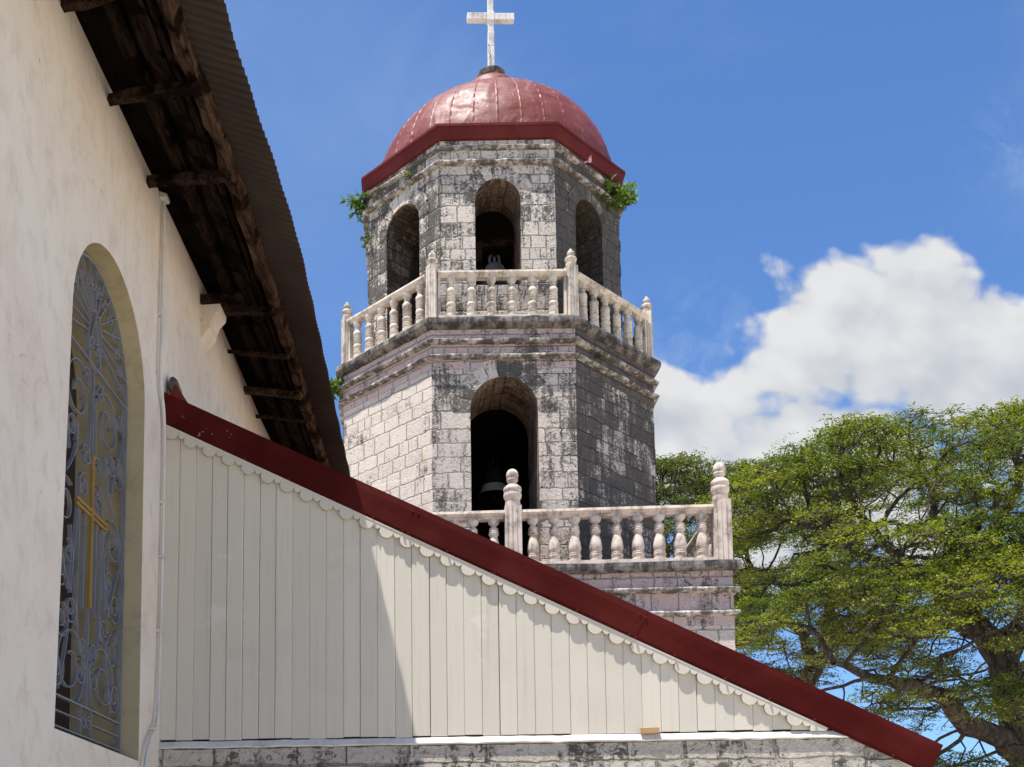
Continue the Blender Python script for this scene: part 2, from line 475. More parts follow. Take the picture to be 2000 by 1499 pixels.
m, N, b = mat('pale_plaza_ground', 0.9, 0.2)
oc = objco(N)
g = N.noise(oc, 0.35, 8, 0.65)
N.link(N.mix(g, c4(0.48, 0.42, 0.335), c4(0.60, 0.53, 0.43)), b.inputs['Base Color'])
bump(N, b, N.noise(oc, 20, 4, 0.6), 0.4, 0.01)
M['ground'] = m


# ------------------------------------------------------------------ object helpers
def tag(o, label=None, cat=None, group=None, kind=None):
    if label: o['label'] = label
    if cat: o['category'] = cat
    if group: o['group'] = group
    if kind: o['kind'] = kind
    return o


def empty(name, loc, rz=0.0):
    o = bpy.data.objects.new(name, None)
    o.location = loc
    o.rotation_euler = (0, 0, rz)
    o.empty_display_size = 0.3
    COL.objects.link(o)
    return o


def mesh_obj(name, verts, faces, material, parent=None, smooth=False, uvs=None, wx=None, autosmooth=None):
    me = bpy.data.meshes.new(name)
    me.from_pydata([tuple(v) for v in verts], [], faces)
    if uvs is not None:
        l = me.uv_layers.new(name='UVMap')
        k = 0
        for f in uvs:
            for uv in f:
                l.data[k].uv = uv
                k += 1
    if wx is not None:
        at = me.attributes.new('wx', 'FLOAT', 'FACE')
        at.data.foreach_set('value', wx)
    if isinstance(material, (list, tuple)):
        for q in material: me.materials.append(q)
    else:
        me.materials.append(material)
    if smooth:
        me.polygons.foreach_set('use_smooth', [True] * len(me.polygons))
    if autosmooth is not None:
        me.polygons.foreach_set('use_smooth', [True] * len(me.polygons))
        me.set_sharp_from_angle(angle=autosmooth)
    o = bpy.data.objects.new(name, me)
    COL.objects.link(o)
    if parent is not None:
        o.parent = parent
    return o


class MB:
    """collects geometry for one mesh"""
    def __init__(s):
        s.v = []; s.f = []; s.uv = []; s.wx = []

    def face(s, pts, uv=None, wx=0.0):
        i = len(s.v)
        s.v += [tuple(p) for p in pts]
        s.f.append(tuple(range(i, i + len(pts))))
        s.uv.append(uv if uv is not None else [(p[0] + p[1], p[2]) for p in pts])
        s.wx.append(wx)

    def add(s, verts, faces, wx=0.0):
        i = len(s.v)
        s.v += [tuple(p) for p in verts]
        for f in faces:
            s.f.append(tuple(i + k for k in f))
            s.uv.append([(verts[k][0] + verts[k][1], verts[k][2]) for k in f])
            s.wx.append(wx)

    def box(s, x0, x1, y0, y1, z0, z1, wx=0.0):
        v = [(x0, y0, z0), (x1, y0, z0), (x1, y1, z0), (x0, y1, z0), (x0, y0, z1), (x1, y0, z1), (x1, y1, z1), (x0, y1, z1)]
        s.add(v, [(3, 2, 1, 0), (4, 5, 6, 7), (0, 1, 5, 4), (1, 2, 6, 5), (2, 3, 7, 6), (3, 0, 4, 7)], wx)

    def beam(s, A, B, w, h, upv=(0, 0, 1), wx=0.0):
        A = Vector(A); B = Vector(B)
        d = (B - A).normalized(); r = d.cross(Vector(upv)).normalized(); u = r.cross(d)
        v = []
        for P in (A, B):
            for a, c in ((-1, -1), (1, -1), (1, 1), (-1, 1)):
                v.append(P + r * a * w / 2 + u * c * h / 2)
        s.add(v, [(3, 2, 1, 0), (4, 5, 6, 7), (0, 1, 5, 4), (1, 2, 6, 5), (2, 3, 7, 6), (3, 0, 4, 7)], wx)

    def tube(s, pts, rad, sides=8, cap=True):
        pts = [Vector(p) for p in pts]
        if not hasattr(rad, '__len__'): rad = [rad] * len(pts)
        i0 = len(s.v); u = None
        for k, p in enumerate(pts):
            d = (pts[min(k + 1, len(pts) - 1)] - pts[max(k - 1, 0)]).normalized()
            if u is None:
                u = d.orthogonal().normalized()
            else:
                u = (u - d * u.dot(d)).normalized()
            w = d.cross(u)
            for a in range(sides):
                t = 2 * math.pi * a / sides
                s.v.append(tuple(p + (u * math.cos(t) + w * math.sin(t)) * rad[k]))
        for k in range(len(pts) - 1):
            for a in range(sides):
                b_ = (a + 1) % sides
                s.f.append((i0 + k * sides + a, i0 + k * sides + b_, i0 + (k + 1) * sides + b_, i0 + (k + 1) * sides + a))
                s.uv.append([(0, 0)] * 4); s.wx.append(0)
        if cap:
            s.f.append(tuple(i0 + a for a in reversed(range(sides)))); s.uv.append([(0, 0)] * sides); s.wx.append(0)
            e = i0 + (len(pts) - 1) * sides
            s.f.append(tuple(e + a for a in range(sides))); s.uv.append([(0, 0)] * sides); s.wx.append(0)

    def lathe(s, prof, cx=0, cy=0, z=0, seg=16, flute=None):
        """prof: list of (r, z)"""
        i0 = len(s.v)
        for r, h in prof:
            for a in range(seg):
                t = 2 * math.pi * a / seg
                s.v.append((cx + r * math.cos(t), cy + r * math.sin(t), z + h))
        for k in range(len(prof) - 1):
            for a in range(seg):
                b_ = (a + 1) % seg
                s.f.append((i0 + k * seg + a, i0 + k * seg + b_, i0 + (k + 1) * seg + b_, i0 + (k + 1) * seg + a))
                s.uv.append([(0, 0)] * 4); s.wx.append(0)
        s.f.append(tuple(i0 + a for a in reversed(range(seg)))); s.uv.append([(0, 0)] * seg); s.wx.append(0)
        e = i0 + (len(prof) - 1) * seg
        s.f.append(tuple(e + a for a in range(seg))); s.uv.append([(0, 0)] * seg); s.wx.append(0)

    def build(s, name, material, parent=None, smooth=False, autosmooth=None, uv=True, wx=True):
        return mesh_obj(name, s.v, s.f, material, parent, smooth, s.uv if uv else None, s.wx if wx else None, autosmooth)


def copy_obj(o, parent, loc=None, rz=None):
    c_ = o.copy()
    COL.objects.link(c_)
    c_.parent = parent
    if loc is not None: c_.location = loc
    if rz is not None: c_.rotation_euler = (0, 0, rz)
    return c_


rnd = random.Random(11)

# ------------------------------------------------------------------ ground
mb = MB()
mb.box(-1500, 1500, -1500, 1500, -0.5, 0.0)
g = mb.build('ground', M['ground'])
tag(g, 'pale dusty churchyard ground around the church and tower', 'ground', kind='structure')

# ================================================================== BELL TOWER
TC = Vector((3.185, 25.0, 0.0))
tower = empty('bell_tower', TC)
tag(tower, 'weathered octagonal limestone belfry with red dome, white cross and two balustraded terraces', 'bell tower')
ROT = R(-1.475)
ANG = [R(202.5 + 45 * i) + ROT for i in range(8)]
ANG[0] += R(1.19); ANG[3] += R(-1.05)
FAC = [.949, 1, 1, 1.005, 1.0, 1.0, 1.0, .915]


def octa(rad):
    return [Vector((rad * FAC[i] * math.cos(ANG[i]), rad * FAC[i] * math.sin(ANG[i]), 0)) for i in range(8)]


def inset(P, d):
    n = len(P); out = []
    lines = []
    for i in range(n):
        a = P[i]; b_ = P[(i + 1) % n]
        t = (b_ - a).normalized(); nn = Vector((t.y, -t.x, 0))
        lines.append((a - nn * d, t))
    for i in range(n):
        (p, t), (q, s_) = lines[i - 1], lines[i]
        cr = t.x * s_.y - t.y * s_.x
        k = ((q.x - p.x) * s_.y - (q.y - p.y) * s_.x) / cr
        out.append(p + t * k)
    return out


def arch_profile(c_, w, zb, zs, n=18):
    H = [(c_ - w / 2, zb), (c_ - w / 2, zs)]
    for k in range(1, n):
        t = math.pi - math.pi * k / n
        H.append((c_ + w / 2 * math.cos(t), zs + w / 2 * math.sin(t)))
    H += [(c_ + w / 2, zs), (c_ + w / 2, zb)]
    return H


def corner_rows(P, z0, z1, seed, amp=0.016, h=0.29):
    """quoins are not in one line: small shifts of every corner, course by course"""
    rg = random.Random(seed); out = []
    for p in P:
        d = Vector((p.x, p.y, 0)).normalized(); rows = []
        z = z0 + .04
        while z < z1 - .06:
            o_ = rg.uniform(-amp, amp * .6)
            hh = h * rg.uniform(.8, 1.2)
            rows += [(z, d * o_), (min(z + hh * .92, z1 - .03), d * o_)]
            z += hh
        out.append(rows)
    return out


def wall_face(mb, A, B, z0, z1, hole, u0, wx, flip=False, rowA=None, rowB=None):
    t = (B - A).normalized(); L = (B - A).length

    def P(a, z, off=None):
        q = (A.x + t.x * a, A.y + t.y * a, z)
        return q if off is None else (q[0] + off.x, q[1] + off.y, z)

    def F(poly):
        if rowA and not flip:
            pts = []; n = len(poly)
            for k in range(n):
                p, q = poly[k], poly[(k + 1) % n]
                pts.append((p[0], p[1], None))
                for a, rows in ((0, rowA), (L, rowB)):
                    if abs(p[0] - a) < 1e-6 and abs(q[0] - a) < 1e-6:
                        lo_, hi_ = min(p[1], q[1]), max(p[1], q[1])
                        rr = [r_ for r_ in rows if lo_ + .005 < r_[0] < hi_ - .005]
                        if q[1] < p[1]: rr = rr[::-1]
                        pts += [(a, z, o_) for z, o_ in rr]
            mb.face([P(a, z, o_) for a, z, o_ in pts], [(u0 + a, z) for a, z, o_ in pts], wx)
            return
        if flip: poly = poly[::-1]
        mb.face([P(a, z) for a, z in poly], [(u0 + a, z) for a, z in poly], wx)
    if hole is None:
        F([(0, z0), (L, z0), (L, z1), (0, z1)])
        return
    zb = hole[0][1]
    mid = len(hole) // 2
    cm, ztop = hole[mid]
    if zb > z0 + 1e-4:
        F([(0, z0), (L, z0), (L, zb), (hole[-1][0], zb), (hole[0][0], zb), (0, zb)])
    F([(0, zb)] + hole[:mid + 1] + [(cm, z1), (0, z1)])
    F([(cm, z1)] + hole[mid:] + [(L, zb), (L, z1)])


def storey(name, rad, z0, z1, thick, openings, wxs, material, ceiling=True):
    P = octa(rad); Q = inset(P, thick)
    rows = corner_rows(P, z0, z1, int(rad * 100))
    mb = MB(); rv = MB(); inn = MB()
    u0 = 0.0
    for i in range(8):
        A, B = P[i], P[(i + 1) % 8]
        a, b_ = Q[i], Q[(i + 1) % 8]
        t = (B - A).normalized(); nn = Vector((t.y, -t.x, 0)); L = (B - A).length
        hole = None; hole2 = None
        if i in openings:
            w, zb, zs = openings[i]
            hole = arch_profile(L / 2, w, zb, zs)
            off = (a - A).dot(t)
            hole2 = [(x - off, z) for x, z in hole]
            for k in range(len(hole)):
                k2 = (k + 1) % len(hole)
                p0, p1 = hole[k], hole[k2]
                X0 = A + t * p0[0]; X1 = A + t * p1[0]
                Y0 = X0 - nn * thick; Y1 = X1 - nn * thick
                s0 = k * 0.12
                rv.face([(X0.x, X0.y, p0[1]), (X1.x, X1.y, p1[1]), (Y1.x, Y1.y, p1[1]), (Y0.x, Y0.y, p0[1])],
                        [(0, p0[1] + s0), (0, p1[1] + s0 + .1), (thick, p1[1] + s0 + .1), (thick, p0[1] + s0)], wxs[i])
        wall_face(mb, A, B, z0, z1, hole, u0, wxs[i], False, rows[i], rows[(i + 1) % 8])
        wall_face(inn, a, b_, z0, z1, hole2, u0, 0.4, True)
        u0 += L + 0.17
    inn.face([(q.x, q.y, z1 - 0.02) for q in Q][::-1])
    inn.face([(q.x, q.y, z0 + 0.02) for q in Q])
    o = mb.build(name, material, tower)
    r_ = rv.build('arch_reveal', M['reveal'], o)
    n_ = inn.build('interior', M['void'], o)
    return o, P


def voussoirs(parent, A, B, c_, w, zs, depth, count, material, wx, proud=0.006):
    t = (B - A).normalized(); nn = Vector((t.y, -t.x, 0))
    mb = MB()
    for k in range(count):
        a0 = math.pi * k / count + 0.012; a1 = math.pi * (k + 1) / count - 0.012
        dd = depth * rnd.uniform(.85, 1.15)
        ring = []
        for rr in (w / 2 + 0.004, w / 2 + dd):
            ring.append([(c_ + rr * math.cos(a), zs + rr * math.sin(a)) for a in np.linspace(a0, a1, 4)])
        poly = ring[0] + ring[1][::-1]
        pr = proud + rnd.uniform(0, .012)

        def P3(q, o_):
            p = A + t * q[0] + nn * o_
            return (p.x, p.y, q[1])
        mb.face([P3(q, pr) for q in poly][::-1], [(q[0] * .04 + k * .50 + .2, q[1] * .03 + .29 * k) for q in poly][::-1], wx * rnd.uniform(.8, 1.1))
        n = len(poly)
        for j in range(n):
            p, q = poly[j], poly[(j + 1) % n]
            mb.face([P3(p, pr), P3(q, pr), P3(q, -0.02), P3(p, -0.02)], [(0, 0)] * 4, wx)
    return mb.build('arch_stones', material, parent)


def ring(name, rad, prof, material, parent, sub=14, jit=0.008, wxf=0.5, closed_top=False, seed=1):
    """sweep a profile (outward offset, z) round the octagon; the run wavers a little, as hand-laid mouldings do"""
    rg = random.Random(seed)
    P = octa(rad)
    path = []
    for i in range(8):
        A = P[i]; B = P[(i + 1) % 8]
        t = (B - A).normalized(); nn = Vector((t.y, -t.x, 0))
        tp = (P[i] - P[i - 1]).normalized(); np_ = Vector((tp.y, -tp.x, 0))
        bis = (nn + np_).normalized(); bis = bis / bis.dot(nn)
        for k in range(sub):
            path.append((A.lerp(B, k / sub), bis if k == 0 else nn, i, k / sub * (B - A).length + i * 3.1))
    mb = MB(); m_ = len(prof); n = len(path)
    V = []
    j1 = [rg.gauss(0, jit) for _ in range(n)]; j2 = [rg.gauss(0, jit) for _ in range(n)]
    for k, (p, d, i, s_) in enumerate(path):
        for j, (o_, z) in enumerate(prof):
            inner = (j == 0 or j == m_ - 1)
            q = p + d * (o_ + (0 if inner else (j1[k] + rg.gauss(0, jit * .3))))
            V.append((q.x, q.y, z + (0 if inner else j2[k] * .7)))
    mb.v = V
    for k in range(n):
        k2 = (k + 1) % n
        for j in range(m_ - 1):
            mb.f.append((k * m_ + j, k2 * m_ + j, k2 * m_ + j + 1, k * m_ + j + 1))
            s0 = path[k][3]; s1 = s0 + 0.2
            mb.uv.append([(s0, prof[j][1]), (s1, prof[j][1]), (s1, prof[j + 1][1]), (s0, prof[j + 1][1])])
            mb.wx.append(wxf if not hasattr(wxf, '__len__') else wxf[path[k][2]])
    return mb.build(name, material, parent, autosmooth=R(50))


def bead(r, zc, h, n=6):
    return [(-0.03, zc - h / 2 - .01)] + [(r * math.cos(t) ** .8 if math.cos(t) > 0 else 0, zc + h / 2 * math.sin(t)) for t in np.linspace(-1.45, 1.45, n)] + [(-0.03, zc + h / 2 + .01)]


Z = 1.6
# --- square base
bx0, bx1, by0, by1 = -3.64, 4.255, -4.15, 3.7
brot = R(-5)


def sq(o_=0.0):
    return [Vector((bx0 - o_, by0 - o_, 0)), Vector((bx1 + o_, by0 - o_, 0)), Vector((bx1 + o_, by1 + o_, 0)), Vector((bx0 - o_, by1 + o_, 0))]


def sq_ring(mb, prof, sub=30, jit=0.006, wx=0.5, seed=3):
    rg = random.Random(seed)
    P = sq(); n4 = 4; path = []
    for i in range(4):
        A, B = P[i], P[(i + 1) % 4]
        t = (B - A).normalized(); nn = Vector((t.y, -t.x, 0)); tp = (P[i] - P[i - 1]).normalized(); np_ = Vector((tp.y, -tp.x, 0))
        for k in range(sub):
            path.append((A.lerp(B, k / sub), (nn + np_) if k == 0 else nn, k / sub * (B - A).length + i * 8))
    i0 = len(mb.v); m_ = len(prof); n = len(path)
    for k, (p, d, s_) in enumerate(path):
        a1 = rg.gauss(0, jit); a2 = rg.gauss(0, jit)
        for j, (o_, z) in enumerate(prof):
            inner = j in (0, m_ - 1)
            q = p + d * (o_ + (0 if inner else a1))
            mb.v.append((q.x, q.y, z + (0 if inner else a2 * .8)))
    for k in range(n):
        k2 = (k + 1) % n
        for j in range(m_ - 1):
            mb.f.append((i0 + k * m_ + j, i0 + k2 * m_ + j, i0 + k2 * m_ + j + 1, i0 + k * m_ + j + 1))
            s0 = path[k][2]
            mb.uv.append([(s0, prof[j][1]), (s0 + .26, prof[j][1]), (s0 + .26, prof[j + 1][1]), (s0, prof[j + 1][1])]); mb.wx.append(wx)


def sq_walls(z0, z1, wx):
    mb = MB(); P = sq(); u = 0
    for i in range(4):
        A, B = P[i], P[(i + 1) % 4]; L = (B - A).length
        mb.face([(A.x, A.y, z0), (B.x, B.y, z0), (B.x, B.y, z1), (A.x, A.y, z1)], [(u, z0), (u + L, z0), (u + L, z1), (u, z1)], wx)
        u += L + .2
    return mb


o = sq_walls(0, 6.55, 0.22).build('base_wall', M['stone'], tower); o.rotation_euler = (0, 0, brot)
mb = sq_walls(6.552, 7.60, 0.25)
o = mb.build('painted_band', M['stone_pink'], tower); o.rotation_euler = (0, 0, brot)
mb = MB()
sq_ring(mb, bead(0.10, 6.78, 0.105), jit=.006, seed=4)
sq_ring(mb, bead(0.11, 7.22, 0.10), jit=.006, seed=5)
o = mb.build('cornice_moulding', M['bead'], tower, autosmooth=R(50)); o.rotation_euler = (0, 0, brot)
mb = MB()
sq_ring(mb, [(-.4, 7.56), (.04, 7.57), (.13, 7.60), (.135, 7.66), (.13, 7.735), (-.3, 7.745)], jit=.006, wx=.6, seed=6)
mb.face([(p.x, p.y, 7.742) for p in sq(-.25)], None, .4)
o = mb.build('terrace_slab', M['slab'], tower); o.rotation_euler = (0, 0, brot)
mb = MB(); mb.tube([(bx1 - .1, by0 + .9, 7.47), (bx1 + .33, by0 + .85, 7.44)], .055, 10)
o = mb.build('drain_spout', M['spout'], tower, smooth=True); o.rotation_euler = (0, 0, brot)

# --- octagon storeys
lowW = [0.15, 0.36, 0.64, 0.8, .6, .6, .6, .3]  # per-face darkness; right faces mix weathering with painted shade
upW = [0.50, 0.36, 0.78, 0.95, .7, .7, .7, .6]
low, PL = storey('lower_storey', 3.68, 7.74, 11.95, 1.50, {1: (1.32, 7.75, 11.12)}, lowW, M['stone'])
voussoirs(low, PL[1], PL[2], (PL[2] - PL[1]).length / 2, 1.32, 11.12, 0.36, 11, M['stone'], .5)
mb = MB(); P = octa(3.685); u0 = 0
pb = [0.12, 0.24, 0.95, 0.9, .6, .6, .6, .4]
for i in range(8):
    wall_face(mb, P[i], P[(i + 1) % 8], 11.952, 12.78, None, u0, pb[i]); u0 += 3
mb.build('painted_band', M['stone_pink'], tower)
cw = [.35, .5, .95, .9, .6, .6, .6, .4]
ring('cornice_moulding', 3.69, bead(0.105, 12.19, 0.095), M['bead'], tower, seed=11, wxf=cw, jit=.006)
ring('cornice_moulding', 3.69, bead(0.115, 12.50, 0.092), M['bead'], tower, seed=12, wxf=cw, jit=.006)
ring('terrace_slab', 3.69, [(-.9, 12.755), (.03, 12.76), (.08, 12.80), (.145, 12.84), (.15, 12.90), (.135, 12.955), (-.9, 12.99)], M['slab'], tower, seed=13, wxf=.8, jit=.008)
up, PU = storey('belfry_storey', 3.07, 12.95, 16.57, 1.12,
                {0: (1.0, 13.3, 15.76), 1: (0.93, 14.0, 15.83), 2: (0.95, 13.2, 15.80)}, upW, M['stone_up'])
for i, w_, zs in ((0, 1.0, 15.76), (1, .93, 15.83), (2, .95, 15.80)):
    voussoirs(up, PU[i], PU[i + 1], (PU[i + 1] - PU[i]).length / 2, w_, zs, 0.27, 9, M['stone_up'], upW[i])
mb = MB(); P = octa(3.075); u0 = 0
for i in range(8):
    wall_face(mb, P[i], P[(i + 1) % 8], 16.572, 17.25, None, u0, upW[i] * .9); u0 += 2.7
mb.build('frieze', M['stone_up'], tower)
ring('cornice_moulding', 3.08, bead(0.105, 16.64, 0.10), M['bead'], tower, seed=21, wxf=upW, jit=.007)
ring('cornice_moulding', 3.08, bead(0.085, 16.96, 0.09), M['bead'], tower, seed=22, wxf=upW, jit=.007)
ring('fascia', 3.10, [(-.05, 17.13), (.035, 17.135), (.05, 17.15), (.09, 17.37), (.115, 17.375), (.115, 17.43), (-.6, 17.47)], M['fascia'], tower, sub=4, jit=.0, seed=23)

# --- dome of seamed sheet metal
DX = 0.22
prof = []
RD, HD, PW = 2.73, 2.42, 2.1
for zz in np.linspace(0, 0.955, 40):
    zn = zz
    prof.append((RD * (1 - zn ** PW) ** (1 / PW), zn * HD))
prof = [p for p in prof if p[0] > .9]
prof += [(.84, prof[-1][1] + .04), (.76, prof[-1][1] + .16), (.72, prof[-1][1] + .40), (.66, prof[-1][1] + .58), (.52, prof[-1][1] + .72), (.38, prof[-1][1] + .79), (.29, prof[-1][1] + .82)]
mb = MB(); nseam = 34; per = 8; seg = nseam * per
rg = random.Random(5)
V = []
dn = [[rg.gauss(0, 1) for _ in range(nseam)] for _ in prof]
for j, (r_, h) in enumerate(prof):
    for a in range(seg):
        k = a % per; pan = a // per
        t = 2 * math.pi * (pan + [0, .035, .08, .28, .5, .72, .92, .965][k]) / nseam
        rr = r_
        if r_ > .9:
            if k == 0: rr += .012 + .008 * math.sin(j * 1.7 + pan * 2.3)
            elif k in (1, per - 1): rr += .002
            else:
                w_ = [0, 0, .25, .85, 1, .85, .25, 0][k]
                rr += w_ * (.008 + .007 * dn[(j // 4) * 4 if j // 4 * 4 < len(dn) else j][pan] * math.sin(j * .8))
        V.append((DX + rr * math.cos(t), rr * math.sin(t), 17.45 + h))
mb.v = V
for j in range(len(prof) - 1):
    for a in range(seg):
        b_ = (a + 1) % seg
        mb.f.append((j * seg + a, j * seg + b_, (j + 1) * seg + b_, (j + 1) * seg + a)); mb.uv.append([(0, 0)] * 4); mb.wx.append(0)
dome = mb.build('dome', M['dome'], tower, autosmooth=R(35))
zt = 17.45 + prof[-1][1]
mb = MB(); mb.lathe([(.28, -.02), (.27, .12), (.31, .14), (.33, .18), (.33, .23), (.28, .27), (.14, .30)], DX, 0, zt, 20)
mb.build('finial_collar', M['slab'], dome, autosmooth=R(40))
# --- cross
mb = MB()
zb = zt + .27
mb.box(DX - .074, DX + .074, -.074, .074, zb, zb + 1.02)
mb.box(DX - .066, DX + .066, -.066, .066, zb + 1.02, zb + 2.25)
mb.box(DX - .078, DX + .078, -.078, .078, zb + .66, zb + .70)
zarm = 22.10
mb.box(DX - .55, DX - .086, -.08, .08, zarm + .02, zarm + .185)
mb.box(DX + .086, DX + .55, -.08, .08, zarm + .005, zarm + .17)
mb.box(DX - .086, DX + .086, -.092, .092, zarm - .015, zarm + .195)
cr = mb.build('cross', M['cross'], tower)
bv = cr.modifiers.new('bevel', 'BEVEL'); bv.width = .012; bv.segments = 2
mb = MB(); rg = random.Random(8)
p = Vector((DX - .02, -.1, zb + .15)); pts = [p.copy()]
for k in range(9):
    p = p + Vector((rg.uniform(-.03, .025), 0, .06)); pts.append(p.copy())
mb.tube(pts, .006, 5)
mb.build('cable', M['void'], cr)

# ------------------------------------------------------------------ balustrades
def lathe_obj(name, prof, h, rmax, material, seg=18):
    mb = MB()
    mb.lathe([(r_ * rmax, z * h) for z, r_ in prof], 0, 0, 0, seg)
    return mb.build(name, material, None, autosmooth=R(38))


UP_BAL = [(0, 1.0), (.075, 1.0), (.09, .82), (.12, .98), (.15, .98), (.17, .80), (.19, .95), (.215, .95), (.235, .72), (.27, .92), (.31, 1.0), (.35, .95), (.385, .72),
          (.41, .90), (.435, .93), (.455, .78), (.475, .93), (.50, .95), (.52, .78), (.54, .93), (.565, .95), (.585, .75), (.62, .93), (.66, 1.0), (.71, .95), (.75, .7),
          (.79, .45), (.80, .62), (.83, .66), (.85, .48), (.87, .55), (.90, .85), (.95, .95), (1.0, .95)]
LOW_BAL = [(0, 1.0), (.045, 1.0), (.06, .80), (.085, .86), (.11, .99), (.14, .99), (.16, .80), (.175, .92), (.195, .92), (.21, .74), (.24, .92), (.29, 1.0), (.36, .98),
           (.46, .87), (.56, .68), (.61, .60), (.64, .72), (.665, .84), (.69, .84), (.705, .68), (.72, .80), (.74, .80), (.755, .66), (.78, .76), (.805, .72), (.83, .48),
           (.86, .42), (.875, .55), (.89, .60), (.905, .75), (.93, .9), (.96, .92), (1.0, .92)]


def fluted_post(name, w, h, material, cap, flutes=3):
    """square post with vertical flutes on each face and an urn finial"""
    mb = MB(); out = []
    hw = w / 2; fd = w * .05
    for sgn in range(4):
        side = []
        n = flutes * 2 + 1
        for k in range(n):
            a = -hw + w * k / n; b_ = -hw + w * (k + 1) / n
            d = fd if k % 2 else 0
            e = w * .02 if k % 2 else 0
            side += [(a + e, -hw + d), (b_ - e, -hw + d)]
        cs, sn = [(1, 0), (0, 1), (-1, 0), (0, -1)][sgn]
        out += [(x * cs - y * sn, x * sn + y * cs) for x, y in side]
    n = len(out)
    v = [(x, y, 0) for x, y in out] + [(x, y, h) for x, y in out]
    mb.add(v, [(i, (i + 1) % n, n + (i + 1) % n, n + i) for i in range(n)] + [tuple(range(n))[::-1], tuple(n + i for i in range(n))])
    o = mb.build(name, material)
    mb = MB(); mb.lathe(cap, 0, 0, 0, 22)
    c_ = mb.build('finial', material, None, autosmooth=R(45))
    c_.parent = o; c_.location = (0, 0, h)
    return o, c_


def smoothprof(pts):
    return pts


CAP_UP = [(.10, -.002), (.105, .05), (.075, .075), (.085, .09), (.115, .12), (.118, .15), (.10, .175), (.065, .195), (.055, .215), (.07, .235), (.078, .265), (.066, .295), (.045, .31), (.055, .318), (.03, .345), (.006, .375)]
CAP_LOW = [(.13, -.002), (.135, .085), (.115, .095), (.13, .12), (.155, .16), (.163, .20), (.155, .235), (.135, .245), (.15, .255), (.163, .29), (.155, .33), (.12, .36), (.082, .385), (.075, .405), (.088, .425), (.103, .45), (.105, .475), (.094, .487), (.105, .50), (.11, .54), (.10, .59), (.075, .625), (.04, .645), (.008, .655)]

CAP_LOW = [(r_ * 1.05, z_ * 1.15) for r_, z_ in CAP_LOW]
RAILZ = 12.985
bal_up = lathe_obj('baluster', UP_BAL, .80, .098, M['cast'])
post_up, fin_up = fluted_post('post', .20, 1.13, M['cast'], CAP_UP)
P = octa(3.59)
first_b = True; first_p = True
for i in range(8):
    A, B = P[i], P[(i + 1) % 8]
    t = (B - A).normalized(); L = (B - A).length; nn = Vector((t.y, -t.x, 0)); yaw = math.atan2(t.y, t.x)
    mb = MB()
    q0, q1 = .11, L - .11
    def bar(z0, z1, w0, w1):
        v = []
        for (a, z, w_) in ((q0, z0, w0), (q1, z0, w0), (q1, z1, w1), (q0, z1, w1)):
            pass
        v = [(q0, -w0, z0), (q1, -w0, z0), (q1, w0, z0), (q0, w0, z0), (q0, -w1, z1), (q1, -w1, z1), (q1, w1, z1), (q0, w1, z1)]
        mb.add(v, [(3, 2, 1, 0), (4, 5, 6, 7), (0, 1, 5, 4), (1, 2, 6, 5), (2, 3, 7, 6), (3, 0, 4, 7)])
    bar(0, .075, .10, .10)
    bar(.875, .915, .075, .075); bar(.917, .955, .075, .115); bar(.957, 1.0, .115, .11)
    # end stiles beside the posts
    for a in (q0 + .02, q1 - .02):
        mb.box(a - .025, a + .025, -.05, .05, .077, .873)
    bl = mb.build('upper_balustrade', M['cast'], tower)
    bl.location = (A.x, A.y, RAILZ); bl.rotation_euler = (0, 0, yaw)
    if first_p:
        post_up.parent = bl; post_up.location = (0, 0, -.02); post_up.rotation_euler = (0, 0, -R(22.5)); pp = post_up; fin_up.parent = bl; fin_up.location = (0, 0, 1.11); first_p = False
    else:
        copy_obj(post_up, bl, (0, 0, -.02), -R(22.5)); copy_obj(fin_up, bl, (0, 0, 1.11))
    for k in range(6):
        a = .11 + .05 + (L - .32) * (k + .5) / 6
        if first_b:
            bal_up.parent = bl; bal_up.location = (a, 0, .076); first_b = False
        else:
            q = copy_obj(bal_up, bl, (a + rnd.uniform(-.006, .006), 0, .076), rnd.uniform(0, 6)); q.scale = (rnd.uniform(.96, 1.04),) * 2 + (1,)

